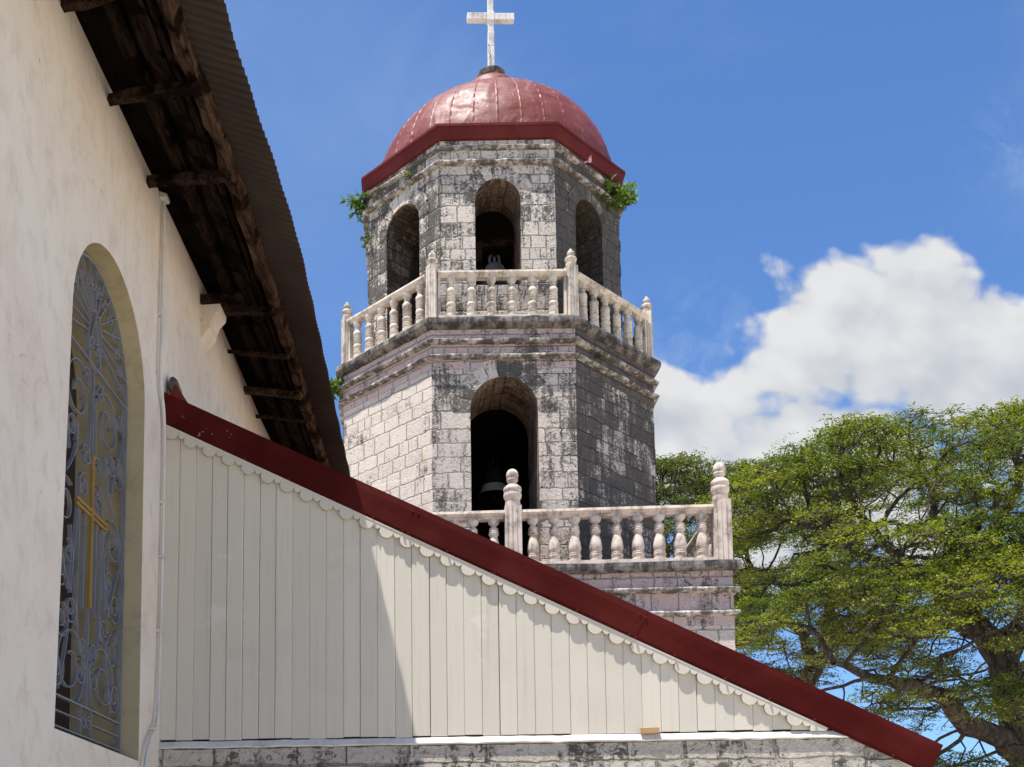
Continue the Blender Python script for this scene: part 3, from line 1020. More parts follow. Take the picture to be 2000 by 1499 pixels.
# lower balustrade on the square terrace
bal_lo = lathe_obj('baluster', LOW_BAL, .84, .115, M['cast_pink'], 20)
post_lo, fin_lo = fluted_post('post', .31, 1.19, M['cast_pink'], CAP_LOW)
RZ = 7.748
yl = by0 + .14
xs = [-3.50, .307, 4.115]
segs = [((xs[0], yl), (xs[1], yl), 9), ((xs[1], yl), (xs[2], yl), 9), ((xs[2], yl), (xs[2], yl + 3.75), 9), ((xs[2], yl + 3.75), (xs[2], yl + 7.5), 9), ((xs[0], yl + 3.75), (xs[0], yl), 9)]
cs, sn = math.cos(brot), math.sin(brot)
first_b = True; first_p = True; done = set()
for (p, q, nb) in segs:
    A = Vector((p[0] * cs - p[1] * sn, p[0] * sn + p[1] * cs, 0)); B = Vector((q[0] * cs - q[1] * sn, q[0] * sn + q[1] * cs, 0))
    t = (B - A).normalized(); L = (B - A).length; yaw = math.atan2(t.y, t.x)
    mb = MB(); q0, q1 = .156, L - .156
    def bar(z0, z1, w0, w1):
        v = [(q0, -w0, z0), (q1, -w0, z0), (q1, w0, z0), (q0, w0, z0), (q0, -w1, z1), (q1, -w1, z1), (q1, w1, z1), (q0, w1, z1)]
        mb.add(v, [(3, 2, 1, 0), (4, 5, 6, 7), (0, 1, 5, 4), (1, 2, 6, 5), (2, 3, 7, 6), (3, 0, 4, 7)])
    bar(0, .09, .125, .12)
    bar(.93, .98, .08, .08); bar(.982, 1.03, .08, .14); bar(1.032, 1.085, .14, .13)
    bl = mb.build('lower_balustrade', M['cast_pink'], tower)
    bl.location = (A.x, A.y, RZ); bl.rotation_euler = (0, 0, yaw)
    for (pt, loc) in ((p, (0, 0, -.02)), (q, (L, 0, -.02))):
        if pt in done: continue
        done.add(pt)
        if first_p:
            post_lo.parent = bl; post_lo.location = loc; fin_lo.parent = bl; fin_lo.location = (loc[0], 0, 1.17); first_p = False
        else:
            copy_obj(post_lo, bl, loc); copy_obj(fin_lo, bl, (loc[0], 0, 1.17))
    for k in range(nb):
        a = .17 + (L - .34) * (k + .5) / nb
        if first_b:
            bal_lo.parent = bl; bal_lo.location = (a, 0, .091); first_b = False
        else:
            q = copy_obj(bal_lo, bl, (a + rnd.uniform(-.007, .007), 0, .091), rnd.uniform(0, 6)); q.scale = (rnd.uniform(.96, 1.04),) * 2 + (1,)

# ------------------------------------------------------------------ bells
def bell(name, loc, r_, h, material, label):
    b_ = empty(name, loc)
    tag(b_, label, 'bell')
    mb = MB()
    mb.lathe([(r_, 0), (r_ * .93, h * .06), (r_ * .80, h * .22), (r_ * .70, h * .45), (r_ * .64, h * .70), (r_ * .58, h * .85), (r_ * .42, h * .96), (r_ * .15, h)], 0, 0, 0, 28)
    mb.build('body', material, b_, autosmooth=R(40))
    mb = MB()
    for s_ in (-1, 1):
        mb.tube([(s_ * r_ * .12, 0, h * .97), (s_ * r_ * .30, 0, h * 1.10), (s_ * r_ * .26, 0, h * 1.28), (s_ * r_ * .08, 0, h * 1.34)], r_ * .08, 8)
    mb.tube([(0, 0, h * .97), (0, 0, h * 1.55)], r_ * .07, 8)
    mb.build('crown', material, b_, smooth=True)
    mb = MB(); mb.tube([(0, 0, h * .5), (0, 0, -.02 * h)], r_ * .06, 8); mb.lathe([(.02, -.14 * h), (r_ * .16, -.09 * h), (r_ * .16, -.03 * h), (.02, 0)], 0, 0, 0, 12)
    mb.build('clapper', M['void'], b_)
    return b_


bell('bell', (3.27, 23.95, 14.86), .36, .62, M['bronze'], 'dark bronze bell hanging in the upper arch of the belfry')
lb = bell('bell', (3.22, 24.2, 10.33),   .33, .56, M['bronze_dark'], 'near-black bell with a lit patch painted as its lip, hanging deep in the dark lower arch of the tower')
mb = MB(); mb.lathe([(.335, -.004), (.318, .035), (.275, .125), (.258, .19), (.24, .19), (.26, .1), (.31, -.004)], 0, 0, 0, 28)
mb.build('lit_patch_lip', M['bronze_pale'], lb, autosmooth=R(40))  # lip coloured pale to stand for light deep in the arch
fr = empty('bell_hanger', (3.27, 23.5, 14.0))
tag(fr, 'dark timber hanger frame inside the upper arch, over the bronze bell', 'hanger frame')
mb = MB(); mb.box(-.95, .95, -.06, .06, 1.60, 1.74); mb.build('head_beam', M['rafter'], fr)
for x in (-.40, .40):
    mb = MB(); mb.box(x - .07, x + .07, -.055, .055, -1.02, 1.598); mb.build('post', M['rafter'], fr)
mb = MB(); mb.box(-.05, .05, .10, .40, 1.62, 1.72); mb.build('yoke', M['rafter'], fr)

# ================================================================== CHURCH (local frame: x = out from the nave wall, y = away along it)
G = Vector((-1.472, 9.0, 0.0))
CR = R(-7.19)
nave = empty('church_nave', G, CR)
tag(nave, 'cream plastered nave wall with arched grille window under a deep corrugated eave', 'church')
WT = 7.30
y_near, y_far = -11.0, 9.0
wc, ww, wsill, wspr = -1.305, 1.54, 2.62, 5.33
hole = arch_profile(0, ww, wsill, wspr, 28)
hole = [(wc + a, z) for a, z in hole]
hole[0] = (-2.185, wsill); hole[-1] = (-.515, wsill)
mb = MB()
mid = len(hole) // 2


def NW(a, z, x=0.0):
    return (x, a, z)


# outer face split in strips so that the far end can lean in a little, as the old wall does
def lean(y):
    return -0.07 * max(0.0, min(1.0, (y - 1.5) / 2.7)) ** 1.0


mb.face([NW(a, z) for a, z in [(-4, 0), (1.5, 0), (1.5, wsill), (hole[-1][0], wsill), (hole[0][0], wsill), (-4, wsill)]])
mb.face([NW(a, z) for a, z in [(-4, wsill)] + hole[:mid + 1] + [(hole[mid][0], WT), (-4, WT)]])
mb.face([NW(a, z) for a, z in [(hole[mid][0], WT)] + hole[mid:] + [(1.5, wsill), (1.5, WT)]])
mb.face([NW(y_near, 0), NW(-4, 0), NW(-4, WT), NW(y_near, WT)])
ys = [1.5, 2.4, 3.3, 4.2, 6.0, y_far]
for a, b_ in zip(ys[:-1], ys[1:]):
    mb.face([NW(a, 0, lean(a)), NW(b_, 0, lean(b_)), NW(b_, WT, lean(b_)), NW(a, WT, lean(a))])
    mb.face([NW(a, WT, lean(a)), NW(b_, WT, lean(b_)), NW(b_, WT, -.55), NW(a, WT, -.55)])
mb.face([NW(y_near, WT), NW(1.5, WT), NW(1.5, WT, -.55), NW(y_near, WT, -.55)])
mb.face([NW(y_far, 0, lean(9)), NW(y_far, 0, -.55), NW(y_far, WT, -.55), NW(y_far, WT, lean(9))])
mb.face([NW(y_far, 0, -.56), NW(y_near, 0, -.56), NW(y_near, WT, -.56), NW(y_far, WT, -.56)])
mb.face([NW(y_near, 0, 0), NW(y_near, WT, 0), NW(y_near, WT, -.55), NW(y_near, 0, -.55)])
nw = mb.build('wall', M['plaster'], nave)
# far side and end walls of the nave close the roof space
mb = MB(); mb.box(-9.4, -8.9, y_near, y_far, 0, WT); mb.box(-8.88, -.58, y_far - .4, y_far, 0, WT); mb.box(-8.88, -.58, y_near, y_near + .4, 0, WT)
for ye in (y_far - .4, y_near + .1):
    mb.add([(-8.88, ye, WT + .002), (-.58, ye, WT + .002), (-4.7, ye, WT + 1.75), (-8.88, ye + .3, WT + .002), (-.58, ye + .3, WT + .002), (-4.7, ye + .3, WT + 1.75)],
           [(0, 1, 2), (5, 4, 3), (0, 3, 4, 1), (1, 4, 5, 2), (2, 5, 3, 0)])
mb.build('wall', M['plaster'], nave)
# window: jamb, dark panel, grille, cross
win = MB()
n = len(hole)
DEPTH = 0.545
for k in range(n):
    k2 = (k + 1) % n
    p0, p1 = hole[k], hole[k2]
    win.face([NW(*p0), NW(*p0, -DEPTH), NW(*p1, -DEPTH), NW(*p1)])
w_o = win.build('window', M['olive'], nave)
mb = MB(); mb.face([NW(a, z, -DEPTH + .004) for a, z in hole][::-1]); mb.build('pane', M['pane'], w_o)
# brown shutter stile standing open inside at the near side
GX = -0.12
gr_ = MB()


def rib(pts, dep=.028, th=.0065):
    """flat iron strip on edge following a curve in the window plane"""
    pts = [Vector((p[0], p[1])) for p in pts]
    L_, R_ = [], []
    for k, p in enumerate(pts):
        d = pts[min(k + 1, len(pts) - 1)] - pts[max(k - 1, 0)]
        if d.length < 1e-6: d = Vector((1, 0))
        d.normalize(); nn = Vector((-d.y, d.x)) * th / 2
        L_.append(p + nn); R_.append(p - nn)
    i0 = len(gr_.v)
    for a, b_ in zip(L_, R_):
        for x in (GX, GX - dep):
            gr_.v.append((x, a.x, a.y)); gr_.v.append((x, b_.x, b_.y))
    for k in range(len(pts) - 1):
        a = i0 + 4 * k; b_ = a + 4
        for f in ((a, a + 1, b_ + 1, b_), (a + 2, b_ + 2, b_ + 3, a + 3), (a, b_, b_ + 2, a + 2), (a + 1, a + 3, b_ + 3, b_ + 1)):
            gr_.f.append(f); gr_.uv.append([(0, 0)] * 4); gr_.wx.append(0)


gc = -1.31


def both(pts):
    pts = [(gc + (a - gc) * 1.09, z) for a, z in pts]
    rib(pts)
    rib([(2 * gc - a, z) for a, z in pts])


def spiral(cx_, cz, r0, r1, a0, turns, n=26):
    return [(cx_ + (r0 + (r1 - r0) * k / n) * math.cos(a0 + turns * 2 * math.pi * k / n), cz + (r0 + (r1 - r0) * k / n) * math.sin(a0 + turns * 2 * math.pi * k / n)) for k in range(n + 1)]


def bez(p0, p1, p2, p3, n=16):
    o_ = []
    for k in range(n + 1):
        t = k / n; s_ = 1 - t
        o_.append(tuple(s_ ** 3 * p0[i] + 3 * s_ * s_ * t * p1[i] + 3 * s_ * t * t * p2[i] + t ** 3 * p3[i] for i in (0, 1)))
    return o_


gz = 1.6
hwid = .73
# outer frame following the arch
arc = [(gc + hwid * math.cos(t), wspr - .02 + hwid * math.sin(t)) for t in np.linspace(0, math.pi, 30)]
rib([(gc + hwid, 2.66)] + arc + [(gc - hwid, 2.66)], .035, .012)
for z in (2.69, 2.89, 5.31):
    rib([(gc - hwid - (.16 if z < 3 else .04), z), (gc + hwid, z)], .03, .010)
both(spiral(gc + .13, 5.17, .07, .02, .5, 1.3, 16)); both(spiral(gc + .36, 4.72, .10, .025, 4.0, -1.4, 18)); both(bez((gc + .26, 4.78), (gc + .24, 4.6), (gc + .33, 4.5), (gc + .44, 4.38)))
both(spiral(gc + .36, 3.86, .09, .02, 1.0, 1.4, 18)); both(spiral(gc + .30, 3.50, .10, .025, -1.0, -1.4, 18)); both(bez((gc + .56, 4.02), (gc + .50, 3.9), (gc + .44, 3.75), (gc + .33, 3.62)))
# sunburst
oc_z = 5.50
for k in range(15):
    t = math.pi * (k + .35) / 14.7
    p0 = (gc + .13 * math.cos(t), oc_z + .20 * math.sin(t))
    p1 = (gc + (hwid - .01) * math.cos(t), wspr - .02 + (hwid - .01) * math.sin(t))
    rib([p0, p1])
for k in range(14):
    t = math.pi * (k + .85) / 14.7
    rib(spiral(gc + .585 * math.cos(t), wspr - .02 + .585 * math.sin(t), .05, .022, t + 2.2, 1.1, 12))
rib([(gc + .13 * math.cos(t), oc_z + .22 * math.sin(t)) for t in np.linspace(0, 2 * math.pi, 26)])
both(spiral(gc + .055, oc_z - .05, .055, .015, 2.8, -1.3, 16))
both(bez((gc, oc_z + .2), (gc + .02, oc_z + .05), (gc + .10, oc_z + .02), (gc + .11, oc_z - .2)))
# scrolls between spring bar and cross
both(spiral(gc + .27, 5.00, .235, .05, 2.6, -1.45, 40))
both(bez((gc + .04, 5.10), (gc + .02, 4.9), (gc + .10, 4.72), (gc + .02, 4.60)))
both(spiral(gc + .52, 5.12, .09, .02, -1.2, 1.3, 20))
both(spiral(gc + .50, 4.72, .13, .03, 1.9, -1.5, 26))
both(bez((gc + .61, 5.28), (gc + .66, 4.9), (gc + .42, 4.8), (gc + .39, 4.55)))
both(spiral(gc + .10, 4.62, .08, .02, 0.2, 1.3, 18))
both(spiral(gc + .13, 4.40, .09, .02, 1.7, -1.4, 20))
both(bez((gc + .21, 4.38), (gc + .20, 4.2), (gc + .30, 3.9), (gc + .31, 3.6)))
both(spiral(gc + .44, 4.18, .17, .035, 2.2, -1.55, 32))
both(bez((gc + .34, 4.05), (gc + .31, 3.9), (gc + .33, 3.7), (gc + .40, 3.62)))
both(spiral(gc + .50, 3.72, .12, .03, -2.2, 1.5, 26))
both(bez((gc + .64, 4.2), (gc + .60, 4.0), (gc + .66, 3.9), (gc + .61, 3.7)))
both([(gc + .10, 4.28), (gc + .11, 3.55)]); both([(gc + .20, 4.20), (gc + .22, 3.4)])
both(spiral(gc + .46, 3.38, .13, .03, 1.8, 1.5, 26))
both(spiral(gc + .585, 3.52, .065, .015, -1.6, -1.3, 16))
both(bez((gc + .20, 4.02), (gc + .24, 3.6), (gc + .20, 3.3), (gc + .11, 3.22)))
both(spiral(gc + .10, 3.29, .075, .018, -1.3, -1.4, 18))
both(spiral(gc + .12, 3.10, .085, .02, 1.5, 1.4, 18))
both(bez((gc + .34, 3.35), (gc + .36, 3.2), (gc + .46, 3.0), (gc + .47, 2.93)))
both(spiral(gc + .52, 3.06, .13, .035, 2.7, 1.5, 26))
both(bez((gc + .62, 3.3), (gc + .66, 3.2), (gc + .66, 3.1), (gc + .64, 2.95)))
both(spiral(gc + .30, 3.13, .26, .07, 3.1, -1.35, 40))
both(bez((gc + .03, 3.2), (gc + .02, 3.05), (gc + .12, 2.93), (gc + .16, 2.90)))
rib([(gc, 3.58), (gc, 2.89)]); rib([(gc, 5.31), (gc, 4.66)])
both([(gc + .09, 2.89), (gc + .09, 2.69)]); both(spiral(gc + .05, 2.79, .05, .02, 1.5, 1.2, 14))
both([(gc + .09, 2.79), (gc + .64, 2.79)])
grille = gr_.build('grille', M['iron'], w_o)
mb = MB()
for dz_ in (-.019, .019):
    mb.box(GX - .008, GX + .008, gc - .30, gc + .30, 4.245 + dz_ - .011, 4.245 + dz_ + .011)
for dy_ in (-.013, .013):
    mb.box(GX - .010, GX + .010, gc + dy_ - .008, gc + dy_ + .008, 3.58, 4.67)
mb.build('gilt_cross', M['gold'], w_o)
mb = MB(); mb.box(-.52, -.36, -2.07, -1.93, 2.63, 5.2); mb.build('shutter_stile', M['rafter'], w_o)

# --- eave and roof
SL = .42
K0 = 5.25 + 1.1 * SL + Z
EAVE = [(-11, 1.10), (-2.65, 1.091), (-2.34, 1.084), (-1.695, 1.093), (-.988, 1.116), (-.089, 1.119), (.916, 1.078), (2.286, 1.013), (3.686, .949), (5.371, .872), (9.2, .72)]


def eave(y):
    for (a, s0), (b_, s1) in zip(EAVE[:-1], EAVE[1:]):
        if y <= b_:
            return s0 + (s1 - s0) * (y - a) / (b_ - a)
    return EAVE[-1][1]


V = []; Fc = []
pitch = .076; step = pitch / 8
ysm = np.arange(y_near - .3, 9.2, step)
xsr = [None, 0.4, -0.6, -2.5, -4.7]
for y in ysm:
    w_ = .0125 * math.cos(2 * math.pi * y / pitch)
    e = eave(y)
    for x in xsr:
        xx = e + .004 * math.sin(y * 9.1) if x is None else x
        V.append((xx, y, K0 - SL * xx + w_ + .012))
nx = len(xsr)
for k in range(len(ysm) - 1):
    for j in range(nx - 1):
        Fc.append((k * nx + j, (k + 1) * nx + j, (k + 1) * nx + j + 1, k * nx + j + 1))
roof = mesh_obj('roof', V, Fc, M['sheet'], nave, smooth=True)
so = roof.modifiers.new('solid', 'SOLIDIFY'); so.thickness = .003; so.offset = 1
# other slope
mb = MB(); zr = K0 + SL * 4.7
mb.add([(-4.72, y_near - .3, zr + .01), (-4.72, 9.2, zr + .01), (-10.2, 9.2, zr - 2.3), (-10.2, y_near - .3, zr - 2.3), (-4.72, y_near - .3, zr + .05), (-4.72, 9.2, zr + .05), (-10.2, 9.2, zr - 2.26), (-10.2, y_near - .3, zr - 2.26)],
       [(0, 1, 2, 3), (7, 6, 5, 4), (0, 4, 5, 1), (1, 5, 6, 2), (2, 6, 7, 3), (3, 7, 4, 0)])
mb.build('roof', M['sheet'], nave)


def rough_beam(path, name, material, parent, seed, jit=.007):
    """path of (point, w, h): hewn timber with uneven edges"""
    rg = random.Random(seed); mb = MB(); i0 = 0
    n = len(path)
    for k, (p, w_, h, dr, uv_) in enumerate(path):
        p = Vector(p)
        for a, c_ in ((-1, -1), (1, -1), (1, 1), (-1, 1)):
            q = p + dr * (a * w_ / 2 + rg.gauss(0, jit)) + uv_ * (c_ * h / 2 + (rg.gauss(0, jit) if c_ < 0 else 0))
            mb.v.append(tuple(q))
    for k in range(n - 1):
        for a in range(4):
            b_ = (a + 1) % 4
            mb.f.append((4 * k + a, 4 * k + b_, 4 * (k + 1) + b_, 4 * (k + 1) + a)); mb.uv.append([(0, 0)] * 4); mb.wx.append(0)
    mb.f.append((3, 2, 1, 0)); mb.uv.append([(0, 0)] * 4); mb.wx.append(0)
    e = 4 * (n - 1); mb.f.append((e, e + 1, e + 2, e + 3)); mb.uv.append([(0, 0)] * 4); mb.wx.append(0)
    return mb.build(name, material, parent)


SLV = Vector((1, 0, -SL)).normalized(); SNV = Vector((SL, 0, 1)).normalized()


def on_roof(s_, y, d=0.0):
    return Vector((s_, y, K0 - SL * s_)) - SNV * d


TIM = [(-11, .80), (-2.6, .80), (-1.9, .805), (-1.4, .825), (-.5, .81), (.7, .79), (2.0, .765), (3.67, .695), (5.03, .65), (8.8, .52)]


def tim(y):
    for (a, s0), (b_, s1) in zip(TIM[:-1], TIM[1:]):
        if y <= b_: return s0 + (s1 - s0) * (y - a) / (b_ - a)
    return TIM[-1][1]


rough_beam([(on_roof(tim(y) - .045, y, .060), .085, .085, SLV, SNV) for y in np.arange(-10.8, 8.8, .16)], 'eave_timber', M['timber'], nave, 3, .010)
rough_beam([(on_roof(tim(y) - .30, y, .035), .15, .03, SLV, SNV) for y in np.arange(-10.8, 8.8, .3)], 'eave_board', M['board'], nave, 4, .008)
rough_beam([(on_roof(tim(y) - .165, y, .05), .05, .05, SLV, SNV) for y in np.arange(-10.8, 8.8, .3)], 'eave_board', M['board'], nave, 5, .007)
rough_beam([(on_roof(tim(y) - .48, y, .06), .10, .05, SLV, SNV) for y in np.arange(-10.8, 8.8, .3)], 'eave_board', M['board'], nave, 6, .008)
LOOK = [(-2.33, .05), (-1.46, .0), (-.53, .02), (1.45, .03), (2.32, -.02), (3.21, .01), (3.91, .01), (5.2, 0), (6.5, 0), (-3.4, 0), (-4.6, 0), (-6, 0)]
for k, (y, d) in enumerate(LOOK):
    s1 = tim(y) - .01
    A = on_roof(-.45, y + .27, .125 + d * .3); B = on_roof(s1, y - .50 * s1 / .8, .135)
    dd = (B - A).normalized(); side = dd.cross(SNV).normalized()
    w_ = .062 if k != 4 and k != 6 else .040
    hh = .060 if k not in (4, 6) else .03
    rough_beam([(A.lerp(B, q), w_, hh, side, SNV) for q in np.linspace(0, 1, 8)], 'lookout', M['rafter'] if k != 5 else M['timber'], nave, 30 + k, .006)
# short rafters under the sheet
for k, y in enumerate([]):
    A = on_roof(-.4, y, .03); B = on_roof(tim(y) - .06, y, .03)
    rough_beam([(A.lerp(B, q), .07, .05, Vector((0, 1, 0)), SNV) for q in np.linspace(0, 1, 5)], 'rafter', M['board'], nave, 60 + k, .005)
rough_beam([(on_roof(.06, y, .022), 1.16, .012, SLV, SNV) for y in np.arange(-10.8, 8.8, .6)], 'eave_shade_sheet', M['eave_shade'], nave, 7, .004)  # added dark sheet, paints the shaded void between wall and timber
# tie-beam end with curved plaster corbel
mb = MB(); mb.box(-.5, .40, 1.06, 1.34, 7.052, 7.13); mb.build('tie_beam_end', M['rafter'], nave)
mb = MB()
prf = [(-.02, 7.05), (.18, 7.05), (.175, 7.00), (.12, 6.94), (.092, 6.88), (.088, 6.83), (.03, 6.76), (-.02, 6.70)]
n = len(prf)
mb.add([(x, 1.10, z) for x, z in prf] + [(x, 1.36, z) for x, z in prf],
       [tuple(range(n)), tuple(n + i for i in reversed(range(n)))] + [(i, n + i, n + (i + 1) % n, (i + 1) % n) for i in range(n)])
mb.build('corbel', M['plaster'], nave)

# ------------------------------------------------------------------ side aisle (lean-to with board gable)
aisle = empty('side_aisle', G, CR)
tag(aisle, 'lean-to aisle with cream board gable end, scalloped trim and dark red rake flashing', 'annex')
SX = 5.46
mb = MB()
# stone wall below the ledge; its right shoulder follows the rake
zr0 = 2.772


def rake_top(s): return 4.10 + Z - .5128 * s


def stone_front(pts):
    mb.face([(a, 0.0, z) for a, z in pts], [(a, z) for a, z in pts], .27)


stone_front([(-.12, 0), (5.72, 0), (5.72, 2.56), (5.36, 2.735), (5.30, zr0), (-.12, zr0)])
mb.face([(5.72, 0, 0), (5.72, 7.0, 0), (5.72, 7.0, 2.56), (5.72, 0, 2.56)], [(0, 0), (7, 0), (7, 2.5), (0, 2.5)], .3)
mb.face([(-.12, 0, zr0), (5.30, 0, zr0), (5.30, .45, zr0), (-.12, .45, zr0)], None, .3)
mb.face([(5.30, 0, zr0), (5.72, 0, 2.56), (5.72, .45, 2.56), (5.30, .45, zr0)], None, .3)
mb.build('stone_wall', M['stone_base'], aisle)
mb = MB(); rg = random.Random(77); i0 = 0
for k, a in enumerate(np.linspace(-.10, 5.30, 60)):
    j_ = rg.gauss(0, .0025)
    mb.v += [(a, .03, 2.776), (a, -.018, 2.776 + j_), (a, -.022, 2.786 + j_), (a, .010, 2.832 + j_), (a, .03, 2.838)]
for k in range(59):
    for j in range(4):
        mb.f.append((5 * k + j, 5 * k + 5 + j, 5 * k + 6 + j, 5 * k + 1 + j)); mb.uv.append([(0, 0)] * 4); mb.wx.append(0)
mb.f.append((0, 1, 2, 3, 4)); mb.uv.append([(0, 0)] * 5); mb.wx.append(0)
mb.f.append((299, 298, 297, 296, 295)); mb.uv.append([(0, 0)] * 5); mb.wx.append(0)
mb.build('ledge', M['ledge'], aisle)
mb = MB()
mb.add([(5.301, -.014, 2.815), (5.62, -.014, 2.65), (5.62, -.014, 2.55), (5.36, -.014, 2.70), (5.30, .0, 2.815), (5.62, .0, 2.65), (5.62, .0, 2.55), (5.36, .0, 2.70)],
       [(3, 2, 1, 0), (4, 5, 6, 7), (0, 1, 5, 4), (1, 2, 6, 5), (2, 3, 7, 6), (3, 0, 4, 7)])
mb.build('end_piece', M['white_paint'], aisle)
# boards
mb = MB(); rg = random.Random(2)
x = -.005; k = 0
while x < 5.25:
    wv = .1335 + rg.uniform(-.004, .004)
    x1 = x + wv
    off = rg.uniform(-.0035, .0035)
    zt0, zt1 = rake_top(x) - .12, rake_top(x1) - .12
    zb_ = 2.842 + rg.uniform(-.006, .010) + (.015 if k == 0 else 0)
    if zt1 > zb_ + .01:
        gp = .0003 + (rg.random() < .4) * rg.uniform(0, .0030)
        a, b_ = x + gp, x1 - gp * rg.random()
        ch = .0045
        yf = .012 + off
        v = [(a, yf + ch, zb_), (a + ch, yf, zb_), (b_ - ch, yf, zb_), (b_, yf + ch, zb_), (b_, .04, zb_), (a, .04, zb_)]
        zt = [rake_top(q[0]) - .12 for q in v]
        v2 = [(q[0], q[1], z) for q, z in zip(v, zt)]
        mb.add(v + v2, [(i, (i + 1) % 6, 6 + (i + 1) % 6, 6 + i) for i in range(6)] + [(5, 4, 3, 2, 1, 0), (6, 7, 8, 9, 10, 11)], rg.random())
    x = x1; k += 1
mb.build('board_cladding', M['clad'], aisle)
mb = MB(); mb.add([(-.02, .05, 2.776), (5.28, .05, 2.776), (5.28, .05, 2.80), (-.02, .05, rake_top(0) - .1), (-.02, .09, 2.776), (5.28, .09, 2.776), (5.28, .09, 2.80), (-.02, .09, rake_top(0) - .1)],
                  [(0, 1, 2, 3), (7, 6, 5, 4), (0, 4, 5, 1), (1, 5, 6, 2), (2, 6, 7, 3), (3, 7, 4, 0)])
mb.build('backing', M['void'], aisle)
# scalloped trim
ra = math.atan(.5128)
rd = Vector((math.cos(ra), -math.sin(ra))); rn = Vector((-math.sin(ra), -math.cos(ra)))   # along / below the rake
LEN = 5.95
botz = .262 * math.cos(ra)


def rk(l, d):   # l along the slope from the top end, d below the rake top line
    return (-.02 + rd.x * l + rn.x * d, rake_top(-.02) + rd.y * l + rn.y * d)


low_edge = []
l = .0; base = botz + .022
k = 0
while l < LEN:
    for (wd, dp) in ((.118, .070), (.060, .034)):
        r_ = wd / 2
        for t in np.linspace(0, math.pi, 13 if wd > .1 else 8):
            low_edge.append((l + r_ - r_ * math.cos(t), base + dp * math.sin(t) ** .8 + rg.uniform(-.001, .001)))
        l += wd
mb = MB()
y0, y1 = -.018, .002
top_l = botz - .03
def trim_ok(q):
    a, z = rk(*q)
    return z > 2.822 and a > -.0
pts = [q for q in low_edge if trim_ok(q)]
for p, q in zip(pts[:-1], pts[1:]):
    if q[0] - p[0] < 1e-6: continue
    A, B = rk(*p), rk(*q); C_, D = rk(q[0], top_l), rk(p[0], top_l)
    mb.face([(A[0], y0, A[1]), (B[0], y0, B[1]), (C_[0], y0, C_[1]), (D[0], y0, D[1])])
    mb.face([(B[0], y0, B[1]), (A[0], y0, A[1]), (A[0], y1, A[1]), (B[0], y1, B[1])])
    mb.face([(A[0], y1, A[1]), (D[0], y1, D[1]), (C_[0], y1, C_[1]), (B[0], y1, B[1])])
mb.build('scalloped_trim', M['clad'], aisle)
# thin bead over the scallops
mb = MB(); A = rk(.02, botz + .003); B = rk(5.72, botz + .003)
mb.beam((A[0], -.014, A[1]), (B[0], -.014, B[1]), .016, .014); mb.build('trim_bead', M['white_paint'], aisle)
# flashing in three lengths, each with a folded lower hem
jl = [.0, 2.33, 4.25, 6.58]
for k in range(3):
    mb = MB(); l0, l1 = jl[k], jl[k + 1] + (.03 if k < 2 else 0)
    yo = -.0265 - .0022 * (k % 2)
    sec = [(.16, -.004), (0, -.004), (.0, yo), (-.004 + .004, yo), (.05, yo - .004), (botz * .55, yo - .001), (botz - .02, yo - .002), (botz, yo + .003), (botz, yo + .02)]
    v = []
    for l in np.linspace(l0, l1, 9):
        wob = .0007 * math.sin(l * 7 + k)
        for j, (d, y) in enumerate(sec):
            if j == 0:
                a, z = rk(l, -.002); v.append((a, .25, z))
            else:
                a, z = rk(l, d); v.append((a, y + wob * (j > 2), z))
    ns = len(sec)
    mb.add(v, [(i * ns + j, i * ns + j + 1, (i + 1) * ns + j + 1, (i + 1) * ns + j) for i in range(8) for j in range(ns - 1)])
    o = mb.build('rake_flashing', M['flash'], aisle)
    so = o.modifiers.new('solid', 'SOLIDIFY'); so.thickness = .002
mb = MB()
for l in [.45, .9, 1.3, 1.7, 2.05, 2.7, 3.45, 4.6, 5.35, 2.31, 2.36, 3.1, 3.8, 4.23, 4.28, 5.0, 5.7, 6.3]:
    for d in ((.05, botz - .012) if l in (2.31, 2.36, 4.23, 4.28) else (botz - .012,)):
        a, z = rk(l, d); mb.lathe([(.004, -.006), (.009, -.003), (.009, .003), (.004, .006)], a, -.032, z, 8)
mb.build('flashing_screws', M['fascia'], aisle)
# upstand triangle at the wall and roof sheet
mb = MB(); mb.add([(.05, -.03, rake_top(.05)), (.20, -.03, rake_top(.20)), (.10, -.03, rake_top(.10) + .11), (.05, .0, rake_top(.05)), (.20, .0, rake_top(.20)), (.10, .0, rake_top(.10) + .11)],
                  [(0, 1, 2), (5, 4, 3), (0, 3, 4, 1), (1, 4, 5, 2), (2, 5, 3, 0)])
mb.build('flashing_upstand', M['fascia'], aisle)
V = []; Fc = []
yr = np.arange(.02, 7.2, .0375)
for y in yr:
    w_ = .010 * math.cos(2 * math.pi * y / .3)
    for s_ in (0.02, 5.84):
        V.append((s_, y, rake_top(s_) - .03 + w_))
for k in range(len(yr) - 1):
    Fc.append((2 * k, 2 * k + 1, 2 * k + 3, 2 * k + 2))
o = mesh_obj('roof', V, Fc, M['fascia'], aisle, smooth=True)
so = o.modifiers.new('solid', 'SOLIDIFY'); so.thickness = .003

# --- small things on the church
cond = empty('conduit', G, CR)
tag(cond, 'thin white electrical conduit running down the wall corner beside the boards', 'conduit')
mb = MB()
pp = [(.03, -.215, 7.27), (.03, -.215, 6.80), (.032, -.235, 6.10), (.03, -.225, 5.70), (.03, -.105, 5.40), (.03, -.09, 4.65), (.03, -.11, 3.65), (.035, -.18, 3.0), (.04, -.36, 2.81), (.045, -.50, 2.57), (.045, -.55, 2.0), (.045, -.56, .3)]
